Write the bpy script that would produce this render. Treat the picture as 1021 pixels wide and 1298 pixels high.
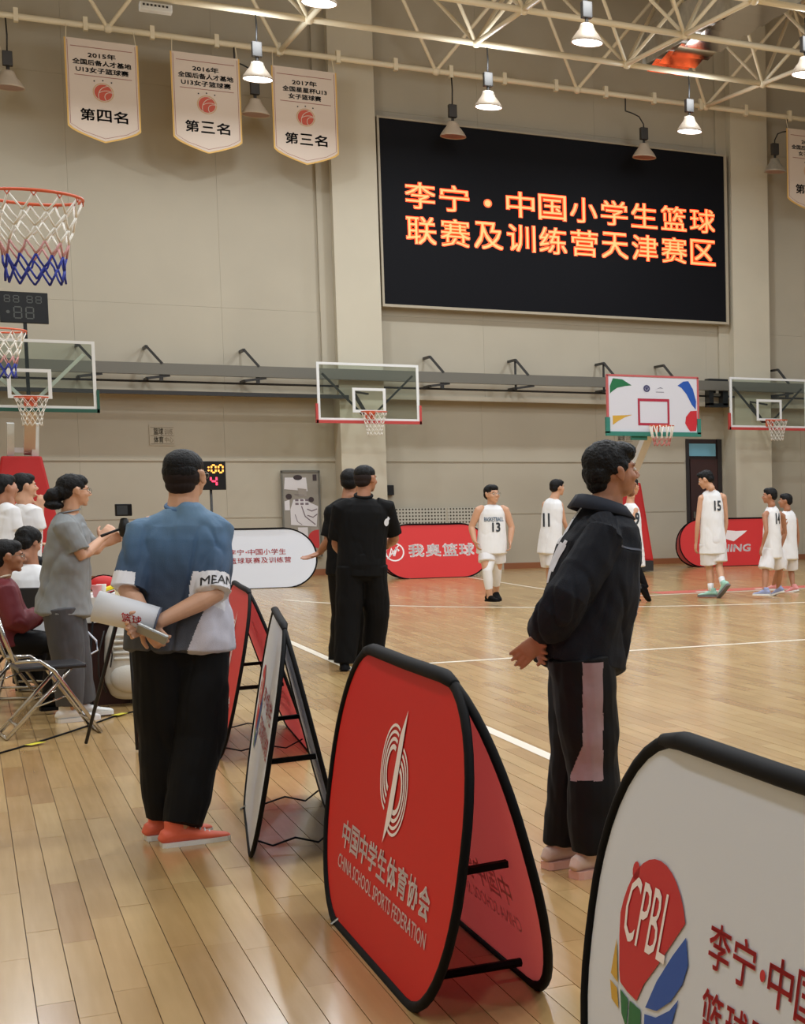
import bpy, bmesh, math, random
import numpy as np
from mathutils import Vector, Matrix, noise, Euler
from mathutils.bvhtree import BVHTree

random.seed(7)
for o in list(bpy.data.objects):
    bpy.data.objects.remove(o)
SC = bpy.context.scene
COL = SC.collection
PI = math.pi

# ------------------------------------------------------------------ camera
# fitted to the photograph's vanishing points (1021 x 1298 frame, a crop from the left of a wider picture)
FPX, CX, CY, YAW, PITCH, ROLL, EYE = 2001.57, 1200.0, 766.15, -0.55555, -0.07232, -0.00757, 1.55
_c, _s = math.cos(YAW), math.sin(YAW)
FWD = Vector((-_s*math.cos(PITCH), _c*math.cos(PITCH), math.sin(PITCH)))
_r = Vector((_c, _s, 0)); _u = _r.cross(FWD)
RGT = _r*math.cos(ROLL) + _u*math.sin(ROLL)
UPV = -_r*math.sin(ROLL) + _u*math.cos(ROLL)
cam_d = bpy.data.cameras.new('camera'); cam = bpy.data.objects.new('camera', cam_d); COL.objects.link(cam)
cam.matrix_world = Matrix(((RGT.x, UPV.x, -FWD.x, 0), (RGT.y, UPV.y, -FWD.y, 0), (RGT.z, UPV.z, -FWD.z, EYE), (0, 0, 0, 1)))
cam_d.sensor_fit = 'AUTO'; cam_d.sensor_width = 36.0; cam_d.lens = FPX/1298*36.0
cam_d.shift_x = (510.5-CX)/1298; cam_d.shift_y = (CY-649)/1298
cam_d.clip_start = 0.05; cam_d.clip_end = 200
SC.camera = cam

# ------------------------------------------------------------------ world, light, exposure
W = bpy.data.worlds.new('world'); SC.world = W; W.use_nodes = True
bg = W.node_tree.nodes['Background']
bg.inputs[0].default_value = (0.94, 0.97, 1.0, 1); bg.inputs[1].default_value = 0.26
SC.view_settings.view_transform = 'Standard'; SC.view_settings.look = 'None'
SC.view_settings.gamma = 1; SC.view_settings.use_curve_mapping = False
SC.view_settings.exposure = -0.70
SC.cycles.max_bounces = 6; SC.cycles.diffuse_bounces = 3; SC.cycles.glossy_bounces = 3
SC.cycles.transmission_bounces = 4; SC.cycles.transparent_max_bounces = 12
SC.cycles.caustics_reflective = False; SC.cycles.caustics_refractive = False
SC.cycles.sample_clamp_indirect = 4.0
SC.cycles.use_denoising = True
LAMP_W = 165.0       # watts of each high bay lamp

def lamp_light(x, y, z, power=LAMP_W, size=0.36, color=(0.84, 0.92, 1.0)):
    d = bpy.data.lights.new('high_bay_light', 'AREA'); d.shape = 'DISK'; d.size = size
    d.energy = power; d.color = color
    o = bpy.data.objects.new('high_bay_light', d); o.location = (x, y, z); COL.objects.link(o)
    # added uplight over each lamp, brightens the truss, ceiling and upper wall
    d2 = bpy.data.lights.new('uplight_fill', 'POINT'); d2.energy = power*.48; d2.color = color; d2.shadow_soft_size = .3
    o2 = bpy.data.objects.new('uplight_fill', d2); o2.location = (x, y-.15, z+.62); COL.objects.link(o2)
    return o

# rest of the hall's high bay lamps, over the court to the right and behind the viewpoint
for lx in (-1.0, 3.2, 7.4, 11.6, 16.0, 20.5):
    for ly in (-1.5, 4.5, 11.0, 17.5):
        lamp_light(lx, ly, 8.3, LAMP_W*(.9 if ly < 10 else 1.45), 0.5)

# ------------------------------------------------------------------ helpers
def lin(c):
    c = c/255.0
    return c/12.92 if c <= 0.04045 else ((c+0.055)/1.055)**2.4
def rgb(r, g, b): return (lin(r), lin(g), lin(b), 1.0)

def ray(px, py):
    return FWD + RGT*((px-CX)/FPX) + UPV*((CY-py)/FPX)
def at_z(px, py, z=0.0):
    d = ray(px, py); t = (z-EYE)/d.z
    return Vector((d.x*t, d.y*t, z))
def at_y(px, py, Y):
    d = ray(px, py); t = Y/d.y
    return Vector((d.x*t, Y, EYE+d.z*t))

MATS = {}
def mat(name, color, rough=0.6, metal=0.0, emit=None, estr=1.0, bump=0.0, bscale=40.0, vary=0.0, vscale=3.0, coat=0.0, alpha=1.0, spec=0.5, sheen=0.0):
    if name in MATS: return MATS[name]
    m = bpy.data.materials.new(name); m.use_nodes = True; MATS[name] = m
    nt = m.node_tree; b = nt.nodes['Principled BSDF']
    b.inputs['Base Color'].default_value = color
    b.inputs['Roughness'].default_value = rough; b.inputs['Metallic'].default_value = metal
    b.inputs['Specular IOR Level'].default_value = spec
    if coat: b.inputs['Coat Weight'].default_value = coat; b.inputs['Coat Roughness'].default_value = 0.12
    if sheen: b.inputs['Sheen Weight'].default_value = sheen
    if alpha < 1: b.inputs['Alpha'].default_value = alpha
    if emit: b.inputs['Emission Color'].default_value = emit; b.inputs['Emission Strength'].default_value = estr
    if bump or vary:
        tc = nt.nodes.new('ShaderNodeTexCoord')
        if vary:
            n = nt.nodes.new('ShaderNodeTexNoise'); n.inputs['Scale'].default_value = vscale; n.inputs['Detail'].default_value = 4
            nt.links.new(tc.outputs['Object'], n.inputs['Vector'])
            mr = nt.nodes.new('ShaderNodeMapRange'); mr.inputs[1].default_value = 0.3; mr.inputs[2].default_value = 0.7
            mr.inputs[3].default_value = 1-vary; mr.inputs[4].default_value = 1+vary
            nt.links.new(n.outputs['Fac'], mr.inputs[0])
            mx = nt.nodes.new('ShaderNodeVectorMath'); mx.operation = 'SCALE'; mx.inputs[0].default_value = color[:3]
            nt.links.new(mr.outputs[0], mx.inputs['Scale']); nt.links.new(mx.outputs[0], b.inputs['Base Color'])
        if bump:
            n = nt.nodes.new('ShaderNodeTexNoise'); n.inputs['Scale'].default_value = bscale; n.inputs['Detail'].default_value = 3
            nt.links.new(tc.outputs['Object'], n.inputs['Vector'])
            bp = nt.nodes.new('ShaderNodeBump'); bp.inputs['Strength'].default_value = bump; bp.inputs['Distance'].default_value = 0.01
            nt.links.new(n.outputs['Fac'], bp.inputs['Height']); nt.links.new(bp.outputs[0], b.inputs['Normal'])
    return m

def new_obj(name, data, parent=None, m=None, mw=None, smooth=False):
    o = bpy.data.objects.new(name, data); COL.objects.link(o)
    if parent: o.parent = parent
    if m is not None and data is not None:
        for mm in (m if isinstance(m, (list, tuple)) else [m]): data.materials.append(mm)
    if mw is not None: o.matrix_local = mw
    if smooth and data: data.polygons.foreach_set('use_smooth', [True]*len(data.polygons))
    return o

def bm_obj(name, bm, m, parent=None, mw=None, smooth=False, bevel=0.0):
    if bevel:
        bmesh.ops.bevel(bm, geom=[e for e in bm.edges], offset=bevel, segments=2, profile=0.6, affect='EDGES')
    bmesh.ops.recalc_face_normals(bm, faces=bm.faces[:])
    me = bpy.data.meshes.new(name); bm.to_mesh(me); bm.free()
    return new_obj(name, me, parent, m, mw, smooth)

def thing(name, label, cat, loc=(0, 0, 0), rz=0.0, group=None):
    o = bpy.data.objects.new(name, None); COL.objects.link(o); o.empty_display_size = 0.1
    o.location = loc; o.rotation_euler = (0, 0, rz); o['label'] = label; o['category'] = cat
    if group: o['group'] = group
    return o
def tag(o, label, cat, group=None):
    o['label'] = label; o['category'] = cat
    if group: o['group'] = group
    return o
def struct(o): o['kind'] = 'structure'; return o

def box(bm, x0, x1, y0, y1, z0, z1, mi=0):
    v = [bm.verts.new(p) for p in ((x0,y0,z0),(x1,y0,z0),(x1,y1,z0),(x0,y1,z0),(x0,y0,z1),(x1,y0,z1),(x1,y1,z1),(x0,y1,z1))]
    for q in ((0,3,2,1),(4,5,6,7),(0,1,5,4),(1,2,6,5),(2,3,7,6),(3,0,4,7)):
        bm.faces.new([v[i] for i in q]).material_index = mi
    return v
def box_obj(name, dims, m, parent=None, bevel=0.0, mw=None):
    bm = bmesh.new(); box(bm, *dims); return bm_obj(name, bm, m, parent, mw, bevel=bevel)

def frame_axes(t, side):
    t = t.normalized(); s = side - t*side.dot(t)
    if s.length < 1e-5: s = t.orthogonal()
    s.normalize(); return s, t.cross(s)

def tube(bm, pts, radii, side=(1, 0, 0), n=12, cap=0.6, mi=0):
    """closed tube through pts; radii are r or (a along side, b across)"""
    pts = [Vector(p) for p in pts]; side = Vector(side)
    R = [(r, r) if not isinstance(r, (tuple, list)) else tuple(r) for r in radii]
    P, Q, T = [], [], []
    for i, p in enumerate(pts):
        a = pts[max(0, i-1)]; b = pts[min(len(pts)-1, i+1)]
        T.append((b-a).normalized()); P.append(p); Q.append(R[i])
    if cap > 0:
        h0 = min(R[0])*cap; h1 = min(R[-1])*cap
        P = [P[0]-T[0]*h0, P[0]-T[0]*h0*0.7]+P+[P[-1]+T[-1]*h1*0.7, P[-1]+T[-1]*h1]
        Q = [(Q[0][0]*.3, Q[0][1]*.3), (Q[0][0]*.75, Q[0][1]*.75)]+Q+[(Q[-1][0]*.75, Q[-1][1]*.75), (Q[-1][0]*.3, Q[-1][1]*.3)]
        T = [T[0], T[0]]+T+[T[-1], T[-1]]
    rings = []
    for p, q, t in zip(P, Q, T):
        s, w = frame_axes(t, side)
        rings.append([bm.verts.new(p + s*(q[0]*math.cos(2*PI*k/n)) + w*(q[1]*math.sin(2*PI*k/n))) for k in range(n)])
    for i in range(len(rings)-1):
        for k in range(n):
            bm.faces.new((rings[i][k], rings[i][(k+1) % n], rings[i+1][(k+1) % n], rings[i+1][k])).material_index = mi
    bm.faces.new(rings[0][::-1]).material_index = mi; bm.faces.new(rings[-1]).material_index = mi
    return rings

def tube_obj(name, pts, r, m, parent=None, n=8, side=(0, 0, 1), cap=0.0, smooth=True, mw=None):
    bm = bmesh.new(); tube(bm, pts, [r]*len(pts) if not isinstance(r, (list, tuple)) else r, side, n, cap)
    return bm_obj(name, bm, m, parent, mw, smooth)

def bar(bm, a, b, w, h, up=(0, 0, 1), mi=0):
    a, b = Vector(a), Vector(b); t = (b-a).normalized(); s, u = frame_axes(t, Vector(up).cross(t) if abs(Vector(up).normalized().dot(t)) < .99 else Vector((1, 0, 0)))
    vs = []
    for p in (a, b):
        for (i, j) in ((-1, -1), (1, -1), (1, 1), (-1, 1)):
            vs.append(bm.verts.new(p + s*(w/2*i) + u*(h/2*j)))
    for q in ((3, 2, 1, 0), (4, 5, 6, 7), (0, 1, 5, 4), (1, 2, 6, 5), (2, 3, 7, 6), (3, 0, 4, 7)):
        bm.faces.new([vs[i] for i in q]).material_index = mi

def ellipsoid(bm, c, r, rot=None, seg=16, rings=10, mi=0):
    M = Matrix.Translation(c)
    if rot: M = M @ Euler(rot).to_matrix().to_4x4()
    M = M @ Matrix.Diagonal((r[0], r[1], r[2], 1))
    g = bmesh.ops.create_uvsphere(bm, u_segments=seg, v_segments=rings, radius=1.0, matrix=M)
    if mi:
        for f in set(f for v in g['verts'] for f in v.link_faces): f.material_index = mi

def lathe(bm, prof, n=24, c=(0, 0, 0), mi=0, close=False):
    rs = []
    for r, z in prof:
        rs.append([bm.verts.new((c[0]+r*math.cos(2*PI*k/n), c[1]+r*math.sin(2*PI*k/n), c[2]+z)) for k in range(n)])
    for i in range(len(rs)-1):
        for k in range(n):
            bm.faces.new((rs[i][k], rs[i][(k+1) % n], rs[i+1][(k+1) % n], rs[i+1][k])).material_index = mi
    if close:
        bm.faces.new(rs[0][::-1]).material_index = mi; bm.faces.new(rs[-1]).material_index = mi

def prism(bm, poly, t0, t1, mi=0):
    """extrude 2D polygon (u,v) between n=t0 and n=t1; coordinates are (u, v, n)"""
    a = [bm.verts.new((p[0], p[1], t0)) for p in poly]; b = [bm.verts.new((p[0], p[1], t1)) for p in poly]
    bm.faces.new(a[::-1]).material_index = mi; bm.faces.new(b).material_index = mi
    k = len(poly)
    for i in range(k): bm.faces.new((a[i], a[(i+1) % k], b[(i+1) % k], b[i])).material_index = mi

def frame(origin, U, V):
    U = Vector(U).normalized(); V = Vector(V).normalized(); N = U.cross(V)
    return Matrix(((U.x, V.x, N.x, origin[0]), (U.y, V.y, N.y, origin[1]), (U.z, V.z, N.z, origin[2]), (0, 0, 0, 1)))

_txt = {}
def text_verts(s, bold=0.0, spacing=1.0, shear=0.0):
    key = (s, spacing, shear)
    if key in _txt: return _txt[key]
    cu = bpy.data.curves.new('t', 'FONT'); cu.body = s; cu.resolution_u = 2; cu.space_character = spacing; cu.shear = shear
    ob = bpy.data.objects.new('t', cu); COL.objects.link(ob)
    dg = bpy.context.evaluated_depsgraph_get()
    me = bpy.data.meshes.new_from_object(ob.evaluated_get(dg))
    V = np.array([v.co[:2] for v in me.vertices]) if len(me.vertices) else np.zeros((1, 2)); Fc = [tuple(p.vertices) for p in me.polygons]
    bpy.data.objects.remove(ob); bpy.data.curves.remove(cu); bpy.data.meshes.remove(me)
    _txt[key] = (V, Fc); return _txt[key]

def put_text(bm, s, x0, x1, y0, y1, n=0.0, bold=0.0, mirror=False, mi=0, spacing=1.0, keep=False, shear=0.0):
    V, Fc = text_verts(s, bold, spacing, shear)
    mn, mx = V.min(0), V.max(0); sx = (x1-x0)/(mx[0]-mn[0]); sy = (y1-y0)/(mx[1]-mn[1])
    e = bold*abs(y1-y0)
    for dx, dy in (((-e, -e), (e, -e), (-e, e), (e, e)) if bold > 0 else ((0, 0),)):
        vs = [bm.verts.new(((p[0]-mn[0])*sx*(1-2*e/(x1-x0))+x0+e+dx, (p[1]-mn[1])*sy*(1-2*e/(y1-y0))+y0+e+dy, n)) for p in V]
        for f in Fc:
            try: bm.faces.new([vs[i] for i in f]).material_index = mi
            except ValueError: pass

def flat_obj(name, bm, m, parent, mw=None):
    me = bpy.data.meshes.new(name); bm.to_mesh(me); bm.free()
    return new_obj(name, me, parent, m, mw)

def poly(bm, pts, n=0.0, mi=0):
    f = bm.faces.new([bm.verts.new((p[0], p[1], n)) for p in pts]); f.material_index = mi
    bmesh.ops.triangulate(bm, faces=[f])
def ringpoly(bm, cx, cy, r0, r1, n=0.0, k=28, a0=0, a1=2*PI, sx=1.0, sy=1.0, mi=0):
    A = [a0+(a1-a0)*i/k for i in range(k+1)]
    a = [bm.verts.new((cx+r0*sx*math.cos(t), cy+r0*sy*math.sin(t), n)) for t in A]
    b = [bm.verts.new((cx+r1*sx*math.cos(t), cy+r1*sy*math.sin(t), n)) for t in A]
    for i in range(k): bm.faces.new((a[i], b[i], b[i+1], a[i+1])).material_index = mi
def disc(bm, cx, cy, r, n=0.0, k=24, sx=1.0, sy=1.0, mi=0):
    bm.faces.new([bm.verts.new((cx+r*sx*math.cos(2*PI*i/k), cy+r*sy*math.sin(2*PI*i/k), n)) for i in range(k)]).material_index = mi
def stroke(bm, pts, w, n=0.0, mi=0):
    pts = [Vector((p[0], p[1])) for p in pts]; L, R = [], []
    for i, p in enumerate(pts):
        d = (pts[min(i+1, len(pts)-1)]-pts[max(i-1, 0)]).normalized(); q = Vector((-d.y, d.x))*w/2
        L.append(bm.verts.new((p.x+q.x, p.y+q.y, n))); R.append(bm.verts.new((p.x-q.x, p.y-q.y, n)))
    for i in range(len(pts)-1): bm.faces.new((R[i], R[i+1], L[i+1], L[i])).material_index = mi

def remesh(bm, voxel, smooth=2, factor=0.5):
    me = bpy.data.meshes.new('r'); bmesh.ops.recalc_face_normals(bm, faces=bm.faces[:]); bm.to_mesh(me); bm.free()
    ob = bpy.data.objects.new('r', me); COL.objects.link(ob)
    md = ob.modifiers.new('r', 'REMESH'); md.mode = 'VOXEL'; md.voxel_size = voxel; md.adaptivity = 0
    if smooth:
        ms = ob.modifiers.new('s', 'SMOOTH'); ms.factor = factor; ms.iterations = smooth
    dg = bpy.context.evaluated_depsgraph_get()
    out = bpy.data.meshes.new_from_object(ob.evaluated_get(dg))
    bpy.data.objects.remove(ob); bpy.data.meshes.remove(me)
    out.polygons.foreach_set('use_smooth', [True]*len(out.polygons))
    return out

def displace(me, fn):
    """fn(co Vector, no Vector) -> amount along the normal"""
    n = len(me.vertices); co = np.empty(n*3, np.float32); no = np.empty(n*3, np.float32)
    me.vertices.foreach_get('co', co); me.vertex_normals.foreach_get('vector', no); co = co.reshape(-1, 3); no = no.reshape(-1, 3)
    a = np.array([fn(Vector(c.tolist()), None) for c in co], np.float32)
    me.vertices.foreach_set('co', (co+no*a[:, None]).ravel()); me.update()

def folds(amp, sx=9, sz=3.0, seed=0.0, fine=0.25):
    def f(co, no):
        p = Vector((co.x*sx+seed, co.y*sx-seed, co.z*sz+seed*2))
        a = noise.noise(p); b = noise.noise(Vector((co.x*22+seed, co.y*22, co.z*16-seed)))
        c = noise.noise(Vector((co.x*5-seed, co.y*5, (co.z+co.x*.6)*7+seed)))
        cr = noise.noise(Vector((co.x*7+seed*2, co.y*7, (co.z-abs(co.x)*.9)*2.4-seed)))
        return amp*(a*.9+c*.7) + amp*fine*b - amp*.42*math.exp(-(cr/.11)**2)
    return f

def project_decal(name, bm, m, parent, mw, targets, off=0.004, cut=0.03, maxd=0.6):
    """lay a flat sheet of faces (u, v, n=0) onto the targets' surface along its own normal; parent frame coordinates"""
    bmesh.ops.triangulate(bm, faces=bm.faces[:])
    for _ in range(5):
        long = [e for e in bm.edges if e.calc_length() > cut]
        if not long: break
        bmesh.ops.subdivide_edges(bm, edges=long, cuts=1)
        bmesh.ops.triangulate(bm, faces=[f for f in bm.faces if len(f.verts) > 3])
    trees = []
    for t in targets:
        b2 = bmesh.new(); b2.from_mesh(t.data if hasattr(t, 'data') else t); trees.append(BVHTree.FromBMesh(b2)); b2.free()
    N = (mw.to_3x3() @ Vector((0, 0, 1))).normalized(); dead = []
    for v in bm.verts:
        p = mw @ v.co; best = None
        for tr in trees:
            h = tr.ray_cast(p+N*maxd, -N, maxd*2)
            if h[0] is not None and (best is None or h[3] < best[1]): best = (h[0], h[3])
        if best: v.co = best[0]+N*off
        else: dead.append(v)
    if dead: bmesh.ops.delete(bm, geom=dead, context='VERTS')
    return flat_obj(name, bm, m, parent)

def loop_tube(bm, pts, r, n=6, side=(0, 0, 1), flat=1.0, mi=0):
    pts = [Vector(p) for p in pts]; k = len(pts); rings = []; side = Vector(side)
    for i, p in enumerate(pts):
        t = (pts[(i+1) % k]-pts[i-1]).normalized(); s, w = frame_axes(t, side)
        rings.append([bm.verts.new(p+s*(r*flat*math.cos(2*PI*j/n))+w*(r*math.sin(2*PI*j/n))) for j in range(n)])
    for i in range(k):
        a, b = rings[i], rings[(i+1) % k]
        for j in range(n): bm.faces.new((a[j], a[(j+1) % n], b[(j+1) % n], b[j])).material_index = mi

def rrect(w, h, rx, ry, n=8, v0=0.0):
    pts = []
    for cx, cy, a0 in ((w/2-rx, h-ry, 0), (-w/2+rx, h-ry, 90), (-w/2+rx, ry, 180), (w/2-rx, ry, 270)):
        for k in range(n+1):
            a = math.radians(a0+90*k/n); pts.append((cx+rx*math.cos(a), v0+cy+ry*math.sin(a)))
    return pts

# ------------------------------------------------------------------ materials
M_wall = mat('wall_paint', rgb(187, 177, 157), 0.75, bump=0.05, bscale=60, vary=0.04, vscale=0.8)
M_pil = mat('pilaster_paint', rgb(206, 196, 174), 0.6, vary=0.04, vscale=0.9)
M_ceil = mat('ceiling_sheet', rgb(205, 190, 164), 0.7)
M_truss = mat('truss_paint', rgb(236, 222, 192), 0.45)
M_galv = mat('galvanised', rgb(184, 180, 168), 0.4, metal=0.4, vary=0.15, vscale=6)
M_black = mat('black_fabric', rgb(8, 7, 9), 0.7, spec=.15)
M_blackm = mat('black_metal', rgb(22, 22, 23), 0.4, metal=0.3)
M_steel = mat('grey_steel', rgb(112, 108, 98), 0.5, metal=0.3)
M_dark = mat('dark_steel', rgb(52, 50, 48), 0.5, metal=0.3)
M_chrome = mat('chrome_tube', rgb(196, 194, 190), 0.2, metal=0.95)
M_white = mat('white_paint', rgb(232, 232, 230), 0.45)
M_redpad = mat('red_padding', rgb(196, 26, 26), 0.5)
M_red = mat('red_print', rgb(212, 17, 15), 0.55, spec=.3)
M_redback = mat('red_print_reverse', rgb(248, 156, 158), 0.55)
M_redfar = mat('red_print_far', rgb(218, 42, 40), 0.5)
M_wprint = mat('white_print', rgb(238, 242, 252), 0.5)
M_whiteink = mat('white_ink', rgb(255, 244, 244), 0.5)
M_pinkink = mat('pink_ink', rgb(255, 222, 222), 0.55)
M_redink = mat('red_ink', rgb(204, 32, 44), 0.5)
M_greyink = mat('lilac_ink', rgb(190, 180, 205), 0.5)
M_blueink = mat('blue_ink', rgb(20, 82, 176), 0.5)
M_greenink = mat('green_ink', rgb(14, 110, 62), 0.5)
M_goldink = mat('gold_ink', rgb(214, 168, 58), 0.5)
M_blackink = mat('black_ink', rgb(30, 26, 26), 0.6)
M_orange = mat('orange_rim', rgb(214, 92, 52), 0.4)
M_netw = mat('white_cord', rgb(238, 232, 220), 0.7)
M_netp = mat('pink_cord', rgb(206, 150, 146), 0.7)
M_netb = mat('blue_cord', rgb(38, 52, 150), 0.7)
M_greenpad = mat('green_padding', rgb(26, 84, 66), 0.5)
M_tealpad = mat('teal_padding', rgb(48, 128, 112), 0.5)

def fabric(m, c, t=.35):
    nt = m.node_tree; out = nt.nodes['Material Output']; b = nt.nodes['Principled BSDF']
    tr = nt.nodes.new('ShaderNodeBsdfTranslucent'); tr.inputs[0].default_value = c; mx = nt.nodes.new('ShaderNodeMixShader'); mx.inputs[0].default_value = t
    nt.links.new(b.outputs[0], mx.inputs[1]); nt.links.new(tr.outputs[0], mx.inputs[2]); nt.links.new(mx.outputs[0], out.inputs[0])
fabric(M_redback, rgb(255, 178, 178), .42); fabric(M_pinkink, rgb(255, 240, 240), .5); fabric(M_wprint, rgb(246, 249, 255), .15)
# floor material: each board its own tone, grain along its length
def floor_mat():
    m = bpy.data.materials.new('maple_board'); m.use_nodes = True; nt = m.node_tree; b = nt.nodes['Principled BSDF']; L = nt.links
    geo = nt.nodes.new('ShaderNodeNewGeometry'); oi = nt.nodes.new('ShaderNodeObjectInfo')
    ad = nt.nodes.new('ShaderNodeMath'); ad.operation = 'ADD'; L.new(geo.outputs['Random Per Island'], ad.inputs[0]); L.new(oi.outputs['Random'], ad.inputs[1])
    fr = nt.nodes.new('ShaderNodeMath'); fr.operation = 'FRACT'; L.new(ad.outputs[0], fr.inputs[0])
    cr = nt.nodes.new('ShaderNodeValToRGB'); e = cr.color_ramp.elements
    e[0].position = 0; e[0].color = rgb(172, 135, 88); e[1].position = 1; e[1].color = rgb(196, 164, 112)
    x = cr.color_ramp.elements.new(0.25); x.color = rgb(183, 149, 98)
    x = cr.color_ramp.elements.new(0.7); x.color = rgb(190, 156, 104)
    L.new(fr.outputs[0], cr.inputs[0])
    mp = nt.nodes.new('ShaderNodeMapping'); mp.inputs['Scale'].default_value = (38, 2.2, 1); L.new(geo.outputs['Position'], mp.inputs[0])
    n1 = nt.nodes.new('ShaderNodeTexNoise'); n1.inputs['Scale'].default_value = 1; n1.inputs['Detail'].default_value = 5; L.new(mp.outputs[0], n1.inputs['Vector'])
    n2 = nt.nodes.new('ShaderNodeTexNoise'); n2.inputs['Scale'].default_value = 1.3; n2.inputs['Detail'].default_value = 3; L.new(geo.outputs['Position'], n2.inputs['Vector'])
    mr = nt.nodes.new('ShaderNodeMapRange'); mr.inputs[1].default_value = .25; mr.inputs[2].default_value = .75; mr.inputs[3].default_value = .95; mr.inputs[4].default_value = 1.04; L.new(n1.outputs[0], mr.inputs[0])
    m2 = nt.nodes.new('ShaderNodeMapRange'); m2.inputs[1].default_value = .3; m2.inputs[2].default_value = .7; m2.inputs[3].default_value = .93; m2.inputs[4].default_value = 1.05; L.new(n2.outputs[0], m2.inputs[0])
    mu = nt.nodes.new('ShaderNodeMath'); mu.operation = 'MULTIPLY'; L.new(mr.outputs[0], mu.inputs[0]); L.new(m2.outputs[0], mu.inputs[1])
    vm = nt.nodes.new('ShaderNodeVectorMath'); vm.operation = 'SCALE'; L.new(cr.outputs[0], vm.inputs[0]); L.new(mu.outputs[0], vm.inputs['Scale']); L.new(vm.outputs[0], b.inputs['Base Color'])
    r2 = nt.nodes.new('ShaderNodeMapRange'); r2.inputs[3].default_value = .15; r2.inputs[4].default_value = .26; L.new(n1.outputs[0], r2.inputs[0]); L.new(r2.outputs[0], b.inputs['Roughness'])
    bp = nt.nodes.new('ShaderNodeBump'); bp.inputs['Strength'].default_value = .10; bp.inputs['Distance'].default_value = .004; L.new(n2.outputs[0], bp.inputs['Height']); L.new(bp.outputs[0], b.inputs['Normal'])
    b.inputs['Specular IOR Level'].default_value = .95
    return m
M_floor = floor_mat()
M_gap = mat('board_gap', rgb(92, 66, 40), 0.8)
M_line = mat('court_paint', rgb(236, 226, 208), 0.35)
M_redline = mat('court_paint_red', rgb(214, 104, 92), 0.35)

# ------------------------------------------------------------------ the setting
YW = 32.3; YU = 32.0; ZL = 3.42
floor = struct(box_obj('floor', (-3.0, 22.0, -3.5, YW, -0.06, -0.006), M_gap))
PW, PL = 0.104, 1.0
def board_bm(bm, x, y0, y1, dz=0.0):
    g = 0.0014; z1 = dz; z0 = -0.006
    a = [(x+g, y0+g), (x+PW-g, y0+g), (x+PW-g, y1-g), (x+g, y1-g)]
    t = [bm.verts.new((p[0], p[1], z1)) for p in a]; b = [bm.verts.new((p[0], p[1], z0)) for p in a]
    bm.faces.new(t)
    for i in range(4): bm.faces.new((b[i], b[(i+1) % 4], t[(i+1) % 4], t[i]))
rest = bmesh.new(); near = []
rng = random.Random(3)
for r in range(int((22.0+3.0)/PW)):
    x = -3.0+0.0+r*PW; off = rng.random()*PL
    y = -3.5-off
    while y < YW:
        l = PL*(1+0.25*(rng.random()-.5)); y1 = min(y+l, YW); ya = max(y, -3.5)
        if y1-ya > 0.05:
            cyy = (ya+y1)/2; ex = cyy*0.035-0.15; cxr = cyy*0.50+0.1
            vis = ex < x < cxr and y1 > 4.6
            if vis: near.append((cyy+max(0, x-2.2)*2.5, x, ya, y1))
            else: board_bm(rest, x, ya, y1)
        y = y1
near.sort()
for i, (_, x, ya, y1) in enumerate(near):
    if i < 298:
        b = bmesh.new(); board_bm(b, x, ya, y1, rng.uniform(-0.0004, 0.0004)); flat_obj('floor_board', b, M_floor, floor)
    else: board_bm(rest, x, ya, y1)
bmesh.ops.recalc_face_normals(rest, faces=rest.faces[:])
o = flat_obj('floor_boards', rest, M_floor, floor); o['kind'] = 'stuff'

def line(pts, w, m=M_line, z=0.0012):
    bm = bmesh.new(); stroke(bm, pts, w, z); return flat_obj('court_line', bm, m, floor)
line([(2.87, -3.4), (2.87, 26.0)], 0.075)
line([(2.9, 14.75), (21.5, 14.75)], 0.09)
line([(10.9+7.15*math.cos(a), 26.8+7.15*math.sin(a)) for a in [PI+0.25+(PI-0.5)*i/48 for i in range(49)]], 0.10)
line([(7.92, 24.6), (7.92, 29.6)], 0.055)
line([(8.3, 22.55), (15.5, 22.55)], 0.10)
bm = bmesh.new(); poly(bm, [(9.0, 22.7), (14.6, 22.7), (14.6, 23.3), (9.0, 23.3)], 0.001); flat_obj('court_marking', bm, M_redline, floor)
for xx in (9.6, 10.6, 11.6, 12.6):
    bm = bmesh.new(); poly(bm, [(xx, 22.78), (xx+.5, 22.78), (xx+.42, 22.98), (xx+.05, 22.98)], 0.002); flat_obj('court_marking', bm, M_line, floor)

# far wall: structure slab with its panels, recessed joints between them
wall = struct(box_obj('wall_far', (-3.0, 22.0, YW+0.05, YW+0.4, 0, 12.6), M_wall))
px_ = [-3.0+2.4*i for i in range(11)]; px_[-1] = 22.0
zb_ = [0.0, 1.15, 2.22, ZL]
for i in range(len(px_)-1):
    for j in range(3):
        x0, x1 = px_[i]+.0012, px_[i+1]-.0012
        z0, z1 = zb_[j]+.0012, zb_[j+1]-.0012
        if x0 < 13.42 < x1 or x0 < 14.2 < x1:         # doorway
            zt = 2.70
            xs = [(x0, min(x1, 13.42)), (max(x0, 14.22), x1)]
            for a, b in xs:
                if b-a > .05: box_obj('wall_panel', (a, b, YW, YW+.05, z0, z1), M_wall, wall)
            if z1 > zt: box_obj('wall_panel', (max(x0, 13.42), min(x1, 14.22), YW, YW+.05, zt, z1), M_wall, wall)
            continue
        box_obj('wall_panel', (x0, x1, YW, YW+.05, z0, z1), M_wall, wall)
for i in range(len(px_)-1):
    for z0, z1 in ((ZL, 5.0), (5.0, 8.9), (8.9, 12.6)):
        box_obj('wall_panel', (px_[i]+.0012, px_[i+1]-.0012, YU, YW+.05, z0+.0012, z1-.0012), M_wall, wall)
box_obj('moulding', (-3, 13.36, YW-.025, YW, 2.19, 2.25), M_wall, wall); box_obj('moulding', (-3, 13.36, YW-.012, YW, 1.13, 1.17), M_wall, wall)
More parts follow.
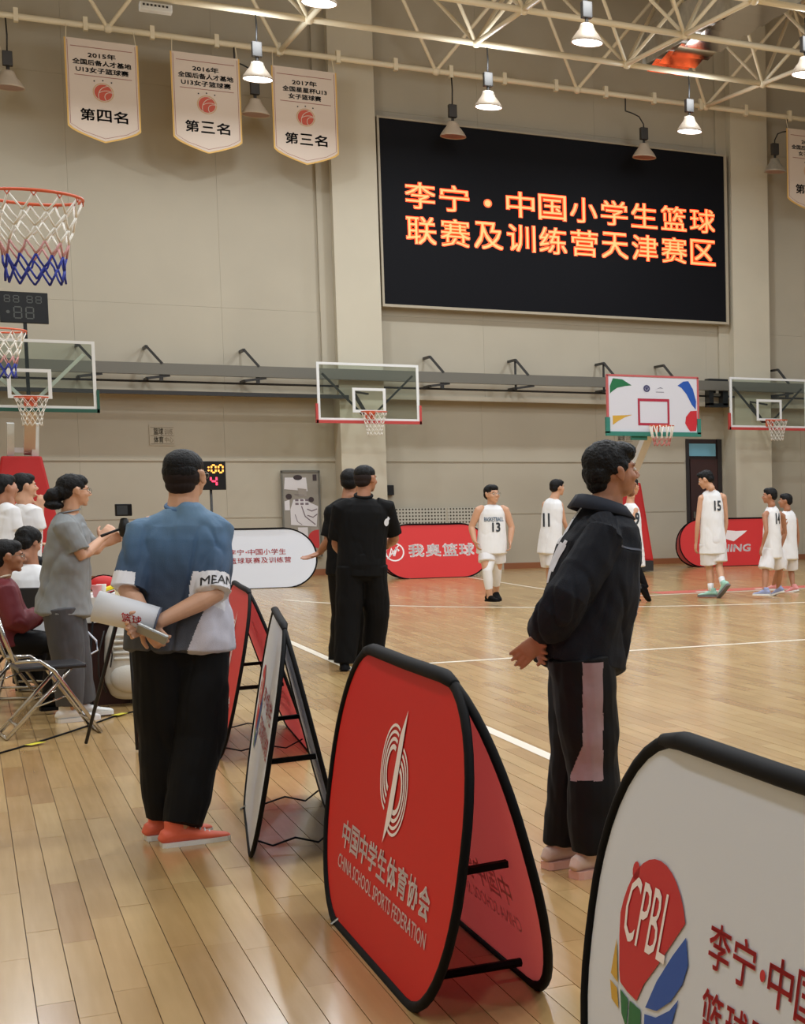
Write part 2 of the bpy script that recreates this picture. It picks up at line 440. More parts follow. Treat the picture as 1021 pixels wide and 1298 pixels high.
box_obj('ledge', (-3, 22, YU-.05, YU, ZL-.03, ZL+.06), M_wall, wall)
for n_, (a, b) in enumerate(((6.15, 6.97), (14.31, 15.17), (-2.2, -1.4))):
    p = struct(box_obj('trim_%d' % (n_+1), (a, b, 31.68, YW+.06, 0, 12.6), M_pil, bevel=0.0))
    box_obj('step', (a-.24, b+.0, 31.92, YW+.04, ZL, 12.6), M_wall, p)
bs = struct(box_obj('baseboard_far', (-3, 13.38, YW-.03, YW+.02, 0, .12), mat('baseboard_wood', rgb(150, 92, 56), .5)))
struct(box_obj('baseboard_right', (14.26, 22, YW-.03, YW+.02, 0, .12), MATS['baseboard_wood']))
struct(box_obj('wall_left', (-3.2, -3.0, -3.5, YW+.4, 0, 12.6), M_wall))
# roof: gently sloping sheeting with ribs
def zroof(y): return 9.53-0.05*(31-y)
roof = bmesh.new()
ceiling = bmesh.new()
for i in range(1):
    v = [ceiling.verts.new(p) for p in ((-3.2, -3.5, zroof(-3.5)+2.5), (22, -3.5, zroof(-3.5)+2.5), (22, YW+.4, zroof(YW)+2.5), (-3.2, YW+.4, zroof(YW)+2.5))]
    v2 = [ceiling.verts.new((q.co.x, q.co.y, q.co.z+.1)) for q in v]
    ceiling.faces.new(v[::-1]); ceiling.faces.new(v2)
    for k in range(4): ceiling.faces.new((v[k], v[(k+1) % 4], v2[(k+1) % 4], v2[k]))
ceil_o = struct(bm_obj('ceiling', ceiling, M_ceil))
for k in range(26):
    y = 18+k*0.56; bm = bmesh.new(); z = zroof(y)+2.5
    bar(bm, (-3.1, y, z-.03), (22, y, z-.03), .07, .07); bm_obj('rib', bm, M_ceil, ceil_o)
for xx in (-.3, 5.2, 10.7, 16.2):
    bm = bmesh.new(); bar(bm, (xx, 14, zroof(14)+2.36), (xx, YW, zroof(YW)+2.36), .1, .22); bm_obj('purlin', bm, M_ceil, ceil_o)

# space-frame roof truss
tr = thing('space_frame', 'cream tubular space frame truss under the hall roof', 'truss', (0, 0, 0))
CX0, CS = 2.46-2.75, 2.75
strut_bm = bmesh.new(); tube(strut_bm, [(0, 0, 0), (0, 0, 1)], [.036, .036], n=8, cap=0); strut_me = bpy.data.meshes.new('strut'); strut_bm.to_mesh(strut_me); strut_bm.free(); strut_me.materials.append(M_truss)
strut_me.polygons.foreach_set('use_smooth', [True]*len(strut_me.polygons))
def member(name, a, b, r=1.0):
    a, b = Vector(a), Vector(b); d = b-a
    o = bpy.data.objects.new(name, strut_me); COL.objects.link(o); o.parent = tr
    o.matrix_local = Matrix.Translation(a) @ d.to_track_quat('Z', 'Y').to_matrix().to_4x4() @ Matrix.Diagonal((r, r, d.length, 1))
rowsY = [31.0, 28.25, 25.5, 22.75, 20.0, 17.25]
rowX = [0.0, -.2, -.3, -.35, -.4, -.4]
HT = 1.95
node_bm = bmesh.new()
for j, Y in enumerate(rowsY):
    for i in range(-1, 8):
        x = CX0+CS*i
        member('chord', (x, Y, zroof(Y)), (x+CS, Y, zroof(Y)), 1.55)
        if j+1 < len(rowsY): member('chord', (x, Y, zroof(Y)), (x, rowsY[j+1], zroof(rowsY[j+1])), 1.15) if j > 0 or i in (2, 5) else None
        ellipsoid(node_bm, (x, Y, zroof(Y)), (.085, .085, .085), seg=8, rings=6)
        for sy in (-1, 1):
            ty = Y+sy*CS/2
            if ty > YU-.1 or (sy == 1 and j > 0): continue
        # pyramid up to the four top nodes around it
        for sx in (-1, 1):
            for sy in (-1, 1):
                tx, ty = x+sx*CS/2, Y+sy*CS/2
                if ty > YU: continue
                member('strut', (x, Y, zroof(Y)), (tx, ty, zroof(ty)+HT), .95)
    ty = Y-CS/2
    for i in range(-1, 8):
        x = CX0+CS*(i+.5)
        member('chord', (x, ty, zroof(ty)+HT), (x+CS, ty, zroof(ty)+HT), 1.4)
        if j+1 < len(rowsY): member('chord', (x, ty, zroof(ty)+HT), (x, ty-CS, zroof(ty-CS)+HT), 1.2)
        ellipsoid(node_bm, (x, ty, zroof(ty)+HT), (.085, .085, .085), seg=8, rings=6)
bm_obj('node', node_bm, M_truss, tr, smooth=True)['kind'] = 'stuff'
for i in range(0, 16):   # pipe clips along the nearest-to-wall chord
    x = 1.1+i*1.02; bm = bmesh.new(); bar(bm, (x, 31, zroof(31)-.09), (x, 31, zroof(31)+.13), .07, .12); bm_obj('clip', bm, M_truss, tr)

# galvanised air duct inside the truss, its shiny underside catches the red of the screen
d = thing('air_duct', 'rectangular galvanised air duct among the truss bars at top right', 'duct', (12.0, 27, 9.75))
def local_box(name, x0, x1, y0, y1, z0, z1, m, parent, bevel=0):
    b = bmesh.new(); box(b, x0-parent.location.x, x1-parent.location.x, y0-parent.location.y, y1-parent.location.y, z0-parent.location.z, z1-parent.location.z)
    return bm_obj(name, b, m, parent, bevel=bevel)
M_ductb = mat('duct_underside', rgb(190, 176, 160), 0.12, metal=1.0)
local_box('duct_body', 11.5, 12.3, 19.0, 29.3, 9.74, 10.4, M_galv, d)
for k in range(8):
    y = 24.6+k*.6
    ya_ = y+.26; tau = (math.atan(.30)-math.atan((9.7-6.95)/(31.75-ya_)))/2; dz_ = .26*math.tan(tau); lx_ = d.location
    b = bmesh.new(); bar(b, (11.9-lx_.x, y-lx_.y, 9.69-dz_-lx_.z), (11.9-lx_.x, y+.52-lx_.y, 9.69+dz_-lx_.z), .74, .012); bm_obj('duct_panel', b, M_ductb, d)
for y in (20.5, 22.0, 23.5, 24.5, 29.32):
    local_box('flange', 11.42, 12.38, y-.05, y+.05, 9.66, 10.48, M_galv, d)
d2 = thing('air_duct', 'wide galvanised duct box crossing the top right corner', 'duct', (12.9, 22.0, 9.9))
local_box('duct_body', 12.0, 13.9, 21.2, 23.2, 9.62, 10.3, mat('galvanised_pale', rgb(190, 194, 188), .4, metal=.3, vary=.15, vscale=5), d2)
for y in (21.2, 22.2, 23.2): local_box('flange', 11.95, 13.95, y-.04, y+.04, 9.56, 10.36, M_dark, d2)
fx = thing('emergency_fixture', 'small white louvred box fixture on the truss above first banner', 'fixture', (2.93, 28.3, 9.25))
local_box('fixture_body', 2.70, 3.16, 28.2, 28.4, 9.18, 9.30, M_white, fx, bevel=.01)
for k in range(7): local_box('slot', 2.74+k*.055, 2.77+k*.055, 28.19, 28.2, 9.24, 9.27, M_dark, fx)

# ------------------------------------------------------------------ high bay lamps
M_refl = mat('lamp_reflector', rgb(205, 188, 168), .35)
M_lens_on = mat('lamp_lens_lit', rgb(255, 250, 240), .4, emit=(1.0, .97, .92, 1), estr=9.0)
M_lens_off = mat('lamp_lens_dark', rgb(170, 130, 118), .3)
M_ballast = mat('lamp_ballast', rgb(60, 56, 52), .5, metal=.3)
def high_bay(x, y, z, lit, label, group, ztop, hook=0.0, pale=False):
    t = thing('high_bay_lamp', label, 'lamp', (x, y, z), 0, group)
    b = bmesh.new(); lathe(b, [(.05, .27), (.09, .255), (.105, .21), (.12, .17), (.165, .11), (.21, .045), (.235, .0), (.24, -.02), (.225, -.02), (.18, .05), (.10, .13)], 28)
    bm_obj('reflector', b, M_refl if not pale else M_galv, t, smooth=True)
    b = bmesh.new(); lathe(b, [(0.001, -.035 if lit else -.012), (.12, -.03 if lit else -.012), (.226, -.012)], 28); bm_obj('lens', b, M_lens_on if lit else M_lens_off, t, smooth=True)
    b = bmesh.new(); box(b, -.075, .075, -.06, .06, .34, .58); bm_obj('ballast', b, M_ballast, t, bevel=.012)
    b = bmesh.new(); tube(b, [(0, 0, .24), (0, 0, .36)], [.028, .028], n=8, cap=0); bm_obj('neck', b, M_ballast, t, smooth=True)
    zt = ztop-z
    pts = [(0, 0, .58), (0, 0, zt)] if not hook else [(0, 0, .58), (0, 0, zt-.22), (-hook*.25, 0, zt-.08), (-hook*.6, 0, zt-.03), (-hook, 0, zt)]
    if hook: pts += [(-hook, 0, zt+.0), (-hook, 0, zroof(y)-z)]
    else: pts = [(0, 0, .58), (0.01, 0, (zt+.58)/2), (0, 0, zt)]
    b = bmesh.new(); tube(b, pts, [.014]*len(pts), n=6, cap=0, side=(0, 1, 0)); bm_obj('cord', b, M_dark, t, smooth=True)
    if lit: lamp_light(x, y, z-.07, LAMP_W, .40, (.84, .92, 1.0))
    return t
GL = 'lit high bay lamps'; GD = 'unlit high bay lamps'
for (x, y, lab) in ((0.55, 28.25, 'lit high bay lamp cut by the left edge of the photo'), (4.39, 28.25, 'lit high bay lamp between second and third banners'),
                    (8.15, 28.25, 'lit high bay lamp above the left part of the black screen'), (11.93, 28.25, 'lit high bay lamp above the right end of the black screen'),
                    (4.42, 23.2, 'lit high bay lamp at the top edge of the photo, nearest one'), (11.82, 23.2, 'lit high bay lamp at the right edge of the photo')):
    high_bay(x, y, 8.33 if y > 25 else 8.24, True, lab, GL, zroof(y)-.02)
high_bay(8.19, 23.2, 8.24, True, 'high bay lamp hanging high near top centre right, hazily lit', GL, zroof(23.2))
for (x, lab, hk) in ((0.95, 'unlit high bay lamp left of the 2015 banner', 0), (4.76, 'unlit high bay lamp low between second and third banners', 0.32), (8.25, 'unlit high bay lamp over the top left of black screen', 0),
                     (12.09, 'unlit high bay lamp on a bent cord above screen right', 0.38), (15.03, 'unlit glass-like high bay lamp beside the right edge banner', -.3)):
    high_bay(x, 31.0, 8.36, False, lab, GD, zroof(31)-.3 if hk else zroof(31)-.05, hk, pale=x > 14)

# ------------------------------------------------------------------ LED screen
X0, X1, Z0, Z1 = 7.05, 14.17, 5.20, 8.71
sc = thing('led_screen', 'large black LED screen with glowing orange Chinese text on wall', 'screen', ((X0+X1)/2, 31.9, Z0))
SO = sc.location
def rel(b): bmesh.ops.translate(b, verts=b.verts[:], vec=-SO)
b = bmesh.new(); box(b, X0, X1, 31.75, 32.02, Z0, Z1); rel(b); bm_obj('panel', b, mat('led_black', rgb(12, 12, 17), .6, spec=.15), sc)
b = bmesh.new()
for q in ((X0-.04, X1+.06, 31.72, 32.0, Z1, Z1+.035), (X0-.04, X1+.06, 31.72, 32.0, Z0-.05, Z0), (X0-.04, X0, 31.72, 32.0, Z0, Z1), (X1, X1+.06, 31.72, 32.0, Z0, Z1)): box(b, *q)
rel(b); bm_obj('frame', b, mat('screen_trim', rgb(176, 164, 142), .5), sc)
M_led = mat('led_orange', rgb(255, 110, 60), .5, emit=(1.0, .10, .02, 1), estr=1.6)
M_ledc = mat('led_core', rgb(255, 150, 90), .5, emit=(1.0, .36, .13, 1), estr=2.0)
SW, SH = X1-X0, Z1-Z0
fr_ = Matrix.Translation(-SO) @ frame((X0, 31.745, Z0), (1, 0, 0), (0, 0, 1))
for row, (s, v0, v1) in enumerate((('李宁·中国小学生篮球', .675, .527), ('联赛及训练营天津赛区', .490, .334))):
    b = bmesh.new(); core = bmesh.new(); n = len(s); u0, u1 = .058, .975
    for k, ch in enumerate(s):
        cw = (u1-u0)/n; a = (u0+cw*k+cw*.04)*SW; c = (u0+cw*(k+1)-cw*.06)*SW
        if ch == '·': disc(b, (a+c)/2, (v0+v1)/2*SH-.03, .085); disc(core, (a+c)/2, (v0+v1)/2*SH-.03, .06, .002)
        else: put_text(b, ch, a, c, v1*SH, v0*SH, bold=.032); put_text(core, ch, a+.01, c-.01, v1*SH+.01, v0*SH-.01, .003)
    lt = flat_obj('lettering', b, M_led, sc, fr_); flat_obj('lettering_core', core, M_ledc, lt)

# ------------------------------------------------------------------ hanging banners
M_ban = mat('banner_cloth', rgb(226, 208, 192), .7)
M_banw = mat('banner_edge', rgb(232, 186, 104), .6)
def banner(x0, x1, zt, lines, place, label):
    t = thing('banner', label, 'banner', ((x0+x1)/2, 30.85, zt), 0, 'championship banners hanging on the wall'); w = x1-x0
    Hs, Ht = 1.46, 1.70
    def outline(s):
        W2 = w/2-s; p = [(-W2, -s), (-W2, -Hs+s*.3)]
        for k in range(1, 7):
            a = k/6; p.append((-W2+W2*(a**1.25), -Hs+s*.3-(Ht-Hs-.0)*(a**.85) + s*.8*a*0))
        q = [(-u, v) for u, v in p[::-1][1:]]
        return [(u, v+(s if k_ > 1 and False else 0)) for k_, (u, v) in enumerate(p+q)]
    fr = frame((0, 0, 0), (1, 0, 0), (0, 0, 1))
    b = bmesh.new(); o = outline(0)[::-1]; prism(b, o, -.012, 0); bmesh.ops.triangulate(b, faces=b.faces[:]); bm_obj('cloth_edge', b, M_banw, t, fr)
    b = bmesh.new(); o = [(u*.955, v*.985-.0) for u, v in outline(0)][::-1]; prism(b, o, -.002, .006); bmesh.ops.triangulate(b, faces=b.faces[:]); bm_obj('cloth', b, M_ban, t, fr)
    b = bmesh.new(); stroke(b, [(-.42*w, -.13), (.42*w, -.13)], .012, .009); stroke(b, [(-.38*w, -.60), (.40*w, -.60)], .012, .009)
    stroke(b, [(-.46*w, -.03), (-.46*w, -1.42), (-.3*w, -1.53), (0, -1.63), (.3*w, -1.53), (.46*w, -1.42), (.46*w, -.03)], .008, .009)
    flat_obj('rule', b, mat('banner_rule', rgb(168, 110, 96), .6), t, fr)
    b = bmesh.new()
    for k, (s, hw) in enumerate(lines): put_text(b, s, -hw*w, hw*w, -.30-.125*k, -.205-.125*k, .009, bold=.03)
    flat_obj('small_lettering', b, M_blackink, t, fr)
    b = bmesh.new()
    for k, ch in enumerate(place): put_text(b, ch, -.36+.25*k, -.14+.25*k, -1.35, -1.15, .009, bold=.022)
    flat_obj('large_lettering', b, M_blackink, t, fr)
    b = bmesh.new(); disc(b, 0, -.86, .135, .009, mi=0); ringpoly(b, 0, -.86, .145, .16, .010, mi=1)
    ringpoly(b, .10, -.92, .17, .18, .012, a0=PI*.55, a1=PI*1.12, mi=2); ringpoly(b, .06, -1.02, .19, .20, .012, a0=PI*.30, a1=PI*.72, mi=2); ringpoly(b, .10, -.93, .075, .085, .012, a0=PI*.3, a1=PI*1.25, mi=2)
    for k in (-1, 0, 1): disc(b, k*.13, -.66-.02*abs(k), .014, .009, k=5, mi=3)
    flat_obj('emblem', b, [mat('emblem_red', rgb(206, 88, 66), .6), mat('emblem_gold', rgb(216, 176, 130), .6), M_ban, M_blackink], t, fr)
    for s in (-1, 1):
        b = bmesh.new(); tube(b, [(s*(w/2-.03), 0, -.02), (s*(w/2-.05), .13, .30)], [.008, .008], n=5, cap=0); bm_obj('tie', b, M_truss, t)
banner(1.78, 2.89, 9.26, (('2015年', .19), ('全国后备人才基地', .40), ('U13女子篮球赛', .36)), '第四名', 'leftmost banner, reads 2015, fourth place')
banner(3.39, 4.50, 9.25, (('2016年', .19), ('全国后备人才基地', .40), ('U13女子篮球赛', .36)), '第三名', 'middle of the three left banners, reads 2016')
banner(5.02, 6.13, 9.22, (('2017年', .19), ('全国星星杯U13', .34), ('女子篮球赛', .25)), '第三名', 'third banner from the left, reads 2017')
banner(15.24, 16.35, 9.26, (('2018年', .19), ('全国后备人才基地', .40), ('女子篮球赛', .25)), '第四名', 'banner cut by the right edge of the photo')

# ------------------------------------------------------------------ steel beam with brackets, pipe, rail on the far wall
bmm = thing('wall_beam', 'long grey steel beam carried on brackets along far wall', 'beam', (0, 31.5, 3.8))
bm = bmesh.new(); bar(bm, (-2.9, 0, .01), (21.8, 0, .01), .14, .20); bm_obj('beam', bm, M_steel, bmm)
for i, x in enumerate((2.05, 3.12, 4.72, 8.05, 9.72, 11.55, 12.85, 15.5, 17.4)):
    bm = bmesh.new(); bar(bm, (x, -.06, .10), (x-.24, -.02, .40), .045, .045); bar(bm, (x-.24, -.02, .40), (x-.24, .48, .40), .045, .045); bar(bm, (x-.24, -.02, -.16), (x+.12, -.02, -.10), .045, .045); bar(bm, (x-.24, 0, -.16), (x-.24, .5, -.16), .045, .045)
    bm_obj('bracket', bm, M_dark, bmm)
    bm = bmesh.new(); bar(bm, (x-.24, .02, .42), (x-.24, .02, -.2), .035, .035) if i in (4, 5) else bar(bm, (x-.02, 0, -.05), (x-.02, 0, -.2), .06, .06); bm_obj('hanger', bm, M_dark, bmm)
pp = tag(tube_obj('wall_pipe', [(-2.9, 31.7, 3.60), (21.8, 31.7, 3.60)], .02, M_dark, n=8), 'thin dark pipe running just below the grey beam', 'pipe')
rl = tag(box_obj('curtain_rail', (-2.9, 6.3, 31.55, 31.63, 3.36, 3.43), M_dark), 'dark rail with runners ending at the left pilaster', 'rail')
pk = thing('projector_box', 'black open metal cage box under the beam behind white backboard', 'box', (13.85, 31.6, 3.4))
for q in ((-.22, .22, -.12, .12, .50, .56), (-.22, .22, -.12, .12, -.04, .04), (-.22, -.12, -.12, .12, 0, .5), (.10, .22, -.12, .12, 0, .5)):
    bm = bmesh.new(); box(bm, *q); bm_obj('frame_bar', bm, M_blackm, pk)
bm = bmesh.new(); box(bm, -.12, .12, .02, .1, .2, .26); bm_obj('plate', bm, M_steel, pk)
bm = bmesh.new(); bar(bm, (0, .1, .3), (0, .45, .3), .06, .06); bm_obj('arm', bm, M_blackm, pk)

# ------------------------------------------------------------------ basketball hoops
def net_bm(R, Hn, n=12, levels=5, r=.004, colors=(0, 0, 0, 0, 0), rb=.6, loops=False):
    b = bmesh.new()
    def P(l, k, half):
        a = 2*PI*(k+(.5 if half else 0))/n; t = l/levels; rad = R*(1-(1-rb)*min(1, t*1.35)**.8); return Vector((rad*math.cos(a), rad*math.sin(a), -Hn*(t**.9)))
    for l in range(levels):
        for k in range(n):
            h0 = l % 2; a = P(l, k, h0); h1 = (l+1) % 2
            for kk in ((k, k-1) if h1 > h0 or True else (k,)):
                kk2 = kk if h0 == 0 else kk+1
                c = P(l+1, kk2 if h0 == 0 else kk2, h1); mid = (a+c)/2+Vector((noise.noise(a*9), noise.noise(c*7), -.3))*R*.05
                tube(b, [a, mid, c], [r]*3, n=5, cap=0, mi=colors[l])
    return b
def hoop(parent, X, Y, Z, yback, R=.225, near=False, netcols=None, mats=None, nh=.42, r=.008, nr=.004, dir=(0, 1), loops=False):
    """rim centred (X,Y,Z) in the parent's frame; the bracket reaches towards dir"""
    b = bmesh.new(); loop_tube(b, [(X+R*math.cos(2*PI*k/32), Y+R*math.sin(2*PI*k/32), Z) for k in range(32)], r, n=8); rim = bm_obj('rim', b, M_orange, parent, smooth=True)
    for k in range(12):
        a = 2*PI*k/12; b = bmesh.new(); p = Vector((X+R*math.cos(a), Y+R*math.sin(a), Z-r)); tube(b, [p+Vector((-.012*math.sin(a), .012*math.cos(a), 0)), p-Vector((0, 0, .018)), p-Vector((-.012*math.sin(a), .012*math.cos(a), 0))], [.003]*3, n=4, cap=0)
        bm_obj('net_hook', b, M_orange, rim) if near else b.free()
    b = bmesh.new(); d = Vector((dir[0], dir[1], 0)); s = Vector((-d.y, d.x, 0)); c = Vector((X, Y, Z))
    for q in (-1, 1): bar(b, c+d*R*.9+s*.05*q, c+d*yback+s*.09*q, .015, .02)
    bar(b, c+d*(R+.05)+Vector((0, 0, -.02)), c+d*yback+Vector((0, 0, -.02)), .16, .012); bar(b, c+d*(yback-.01)+Vector((0, 0, .03)), c+d*(yback-.01)+Vector((0, 0, -.12)), .012, .18, up=s)
    bm_obj('bracket', b, M_orange, parent)
    if loops:     # thick white loop strings
        b = bmesh.new()
        for k in range(12):
            a0 = 2*PI*k/12; a1 = a0+.45; p0 = c+Vector((R*math.cos(a0), R*math.sin(a0), 0)); p1 = c+Vector((R*.78*math.cos(a0+.2), R*.78*math.sin(a0+.2), -.22)); tube(b, [p0, (p0+p1)/2, p1], [.013]*3, n=6, cap=.5, mi=0)
        nb = net_bm(R*.80, .17, 10, 2, .005, (1, 1, 1, 1), .8); bmesh.ops.translate(nb, verts=nb.verts[:], vec=c-Vector((0, 0, .20)))
        me_ = bpy.data.meshes.new('n'); nb.to_mesh(me_); nb.free(); b.from_mesh(me_)
    else:
        b = net_bm(R*.985, nh, 12, 6, nr, netcols or (0,)*6); bmesh.ops.translate(b, verts=b.verts[:], vec=c-Vector((0, 0, .012)))
    bm_obj('net', b, mats or [M_netw], parent, smooth=True)
    return rim

def glass_mat():
    m = bpy.data.materials.new('board_glass'); m.use_nodes = True; nt = m.node_tree; nt.nodes.clear()
    o = nt.nodes.new('ShaderNodeOutputMaterial'); mx = nt.nodes.new('ShaderNodeMixShader'); t = nt.nodes.new('ShaderNodeBsdfTransparent'); g = nt.nodes.new('ShaderNodeBsdfGlossy')
    t.inputs[0].default_value = (.90, .94, .90, 1); g.inputs['Roughness'].default_value = .04; mx.inputs[0].default_value = .07
    nt.links.new(t.outputs[0], mx.inputs[1]); nt.links.new(g.outputs[0], mx.inputs[2]); nt.links.new(mx.outputs[0], o.inputs[0]); return m
M_glass = glass_mat()
def glass_board(t, m_pad, h=1.05, w=1.8, padz=.30, arms=True, back=1.6):
    """board in the thing's frame: centre x=0, front y=0, bottom z=0"""
    b = bmesh.new(); box(b, -w/2+.03, w/2-.03, .0, .012, .03, h-.03); bm_obj('glass_pane', b, M_glass, t)
    fw = .045
    for q in ((-w/2, w/2, -.01, .03, h-fw, h), (-w/2, w/2, -.01, .03, 0, fw), (-w/2, -w/2+fw, -.01, .03, fw, h-fw), (w/2-fw, w/2, -.01, .03, fw, h-fw)):
        b = bmesh.new(); box(b, *q); bm_obj('frame_bar', b, M_white, t)
    b = bmesh.new()
    for q in ((-.295, .295, -.014, -.004, .60-.05, .60), (-.295, .295, -.014, -.004, .15, .20), (-.295, -.245, -.014, -.004, .2, .55), (.245, .295, -.014, -.004, .2, .55)): box(b, *q)
    bm_obj('target_square', b, M_white, t)
    b = bmesh.new()
    for q in ((-w/2-.03, w/2+.03, -.025, .045, -.05, .005), (-w/2-.035, -w/2+.005, -.025, .045, -.05, padz), (w/2-.005, w/2+.035, -.025, .045, -.05, padz)): box(b, *q)
    bm_obj('edge_padding', b, m_pad, t)
    if arms:
        b = bmesh.new()
        bar(b, (-w/2+.1, .05, h-.2), (-.1, .12, .12), .035, .035); bar(b, (w/2-.1, .05, h-.2), (.1, .12, .12), .035, .035); bar(b, (-.1, .12, .16), (.1, .12, .16), .05, .1)
        bm_obj('brace', b, M_dark, t)
        b = bmesh.new(); bar(b, (0, .05, .16), (0, .35, .16), .05, .07); bar(b, (0, .33, .16), (0, back, .55), .05, .05); bar(b, (0, .1, .5), (0, back, .6), .035, .035); bm_obj('support_arm', b, M_dark, t)

# centre glass hoop fixed to the far wall
cb = thing('basketball_hoop', 'clear glass backboard with red edge padding at photo centre', 'hoop', (6.43, 30.45, 2.9))
glass_board(cb, mat('red_edge_pad', rgb(190, 62, 56), .5), back=1.235); hoop(cb, 0, -.38, .15, .37)
# right glass hoop
rb = thing('basketball_hoop', 'clear glass backboard with red padding cut by right edge', 'hoop', (14.68, 30.75, 2.9))
glass_board(rb, MATS['red_edge_pad'], back=.935); hoop(rb, 0, -.38, .15, .37)

# left portable stand: glass board with green padding, shot clock on top, red padded base
pb = thing('basketball_stand', 'portable hoop stand with green-padded glass board and red base', 'hoop', (0.96, 28.2, 0), 0, 'portable basketball stands')
bd = bpy.data.objects.new('backboard', None); COL.objects.link(bd); bd.parent = pb; bd.location = (-.02, -.2, 2.9)
# board pieces are sub-parts of the backboard
glass_board(bd, M_greenpad, arms=False)
b = bmesh.new(); bar(b, (-.75, .05, .85), (-.05, .1, .1), .05, .05); bar(b, (.75, .05, .85), (.05, .1, .1), .05, .05); bm_obj('brace', b, M_white, bd)
hoop(pb, -.02, -.58, 3.05, .37)
b = bmesh.new(); bar(b, (-.02, -.1, 3.0), (-.02, 1.3, 2.3), .16, .18); bm_obj('main_arm', b, M_white, pb)
for s in (-1, 1):
    b = bmesh.new(); bar(b, (s*.17-.13, 1.25, 1.9), (s*.17-.10, 1.0, 2.72), .10, .07); bm_obj('upright', b, M_white, pb)
b = bmesh.new(); bar(b, (-.30, 1.2, 2.3), (.04, 1.2, 2.3), .06, .08); bm_obj('cross_bar', b, M_white, pb)
b = bmesh.new()
v = [b.verts.new(p) for p in ((-.72, .9, .25), (.48, .9, .25), (.48, 1.7, .25), (-.72, 1.7, .25), (-.42, 1.0, 2.2), (.14, 1.0, 2.2), (.14, 1.5, 2.2), (-.42, 1.5, 2.2))]
for q in ((0, 3, 2, 1), (4, 5, 6, 7), (0, 1, 5, 4), (1, 2, 6, 5), (2, 3, 7, 6), (3, 0, 4, 7)): b.faces.new([v[i] for i in q])
bm_obj('column_padding', b, M_redpad, pb, bevel=.03)
b = bmesh.new(); box(b, -.6, .6, .5, 2.9, 0.02, .45); bm_obj('base_padding', b, M_redpad, pb, bevel=.04)
for s in (-1, 1):
    b = bmesh.new(); box(b, s*.45-.05, s*.45+.05, .6, 2.8, 0, .03); bm_obj('wheel_rail', b, M_blackm, pb)
# shot clock on the board (dark, unlit digits)
def seg_digit(bm, ch, x, y, w, h, t, n=0.0, mi=0):
    S = {'0': 'abcdef', '1': 'bc', '4': 'fgbc', '8': 'abcdefg'}[ch]
    G = {'a': ((0, h), (w, h)), 'b': ((w, h), (w, h/2)), 'c': ((w, h/2), (w, 0)), 'd': ((0, 0), (w, 0)), 'e': ((0, 0), (0, h/2)), 'f': ((0, h/2), (0, h)), 'g': ((0, h/2), (w, h/2))}
    for k in S:
        (a, b_), (c, d_) = G[k]; q = t*.45
        if a == c: stroke(bm, [(x+a, y+min(b_, d_)+q), (x+a, y+max(b_, d_)-q)], t, n, mi)
        else: stroke(bm, [(x+a+q, y+b_), (x+c-q, y+b_)], t, n, mi)
ck = thing('shot_clock', 'black unlit shot clock standing above left glass backboard', 'clock', (0.93, 28.35, 4.0))
b = bmesh.new(); box(b, -.33, .32, -.05, .05, .22, .69); bm_obj('case', b, M_blackm, ck, bevel=.008)
b = bmesh.new(); box(b, -.025, .025, -.03, .02, -1.1, .22); bm_obj('post', b, M_blackm, ck)
b = bmesh.new()
for k, x in enumerate((-.26, -.14, .04, .16)): seg_digit(b, '8', x, .53, .07, .10, .012)
for x in (-.14, .02): seg_digit(b, '8', x, .29, .10, .17, .016)
disc(b, -.22, .38, .025)
flat_obj('digits', b, mat('unlit_digit', rgb(96, 100, 98), .6), ck, frame((0, -.052, 0), (1, 0, 0), (0, 0, 1)))

# near side hoops on the left, boards out of the picture
for (X, Y, lab, nr, near) in ((0.36, 9.25, 'nearest orange rim with white, pink and blue net', .0055, True), (0.33, 16.7, 'second orange rim at left edge below the dark clock', .005, True)):
    h = thing('basketball_hoop', lab, 'hoop', (X, Y, 3.05), 0, 'side hoops along the left wall')
    hoop(h, 0, 0, 0, .375, near=near, netcols=(0, 0, 0, 1, 2, 2), mats=[M_netw, M_netp, M_netb], dir=(-1, 0), nr=nr, nh=.41)
    b = bmesh.new(); box(b, -.42, -.38, -.9, .9, -.15, .9); bm_obj('backboard', b, M_white, h, bevel=.01)
    b = bmesh.new(); bar(b, (-.42, 0, .1), (-2.99-X, 0, .5), .12, .12); bm_obj('wall_arm', b, M_white, h)

# white printed portable hoop
wb = thing('basketball_stand', 'portable hoop stand with white printed board and teal padding', 'hoop', (11.0, 28.0, 0), 0, 'portable basketball stands')
zb = 2.64
bd = bpy.data.objects.new('backboard', None); COL.objects.link(bd); bd.parent = wb; bd.location = (0, 0, zb)
b = bmesh.new(); box(b, -.88, .88, 0, .03, .02, 1.05); bm_obj('board', b, mat('board_white', rgb(222, 222, 230), .4), bd)
b = bmesh.new()
for q in ((-.9, .9, -.012, .035, 1.04, 1.075), (-.905, -.87, -.012, .035, .28, 1.06), (.87, .905, -.012, .035, .28, 1.06)): box(b, *q)
bm_obj('frame_bar', b, mat('board_rim', rgb(198, 96, 96), .5), bd)
b = bmesh.new()
for q in ((-.93, .93, -.03, .05, -.05, .03), (-.93, -.86, -.03, .05, 0, .29), (.86, .93, -.03, .05, 0, .29)): box(b, *q)
bm_obj('edge_padding', b, M_tealpad, bd)
fr = frame((0, -.004, 0), (1, 0, 0), (0, 0, 1))
def arc_pts(cx, cy, r, a0, a1, n=10): return [(cx+r*math.cos(math.radians(a0+(a1-a0)*i/n)), cy+r*math.sin(math.radians(a0+(a1-a0)*i/n))) for i in range(n+1)]
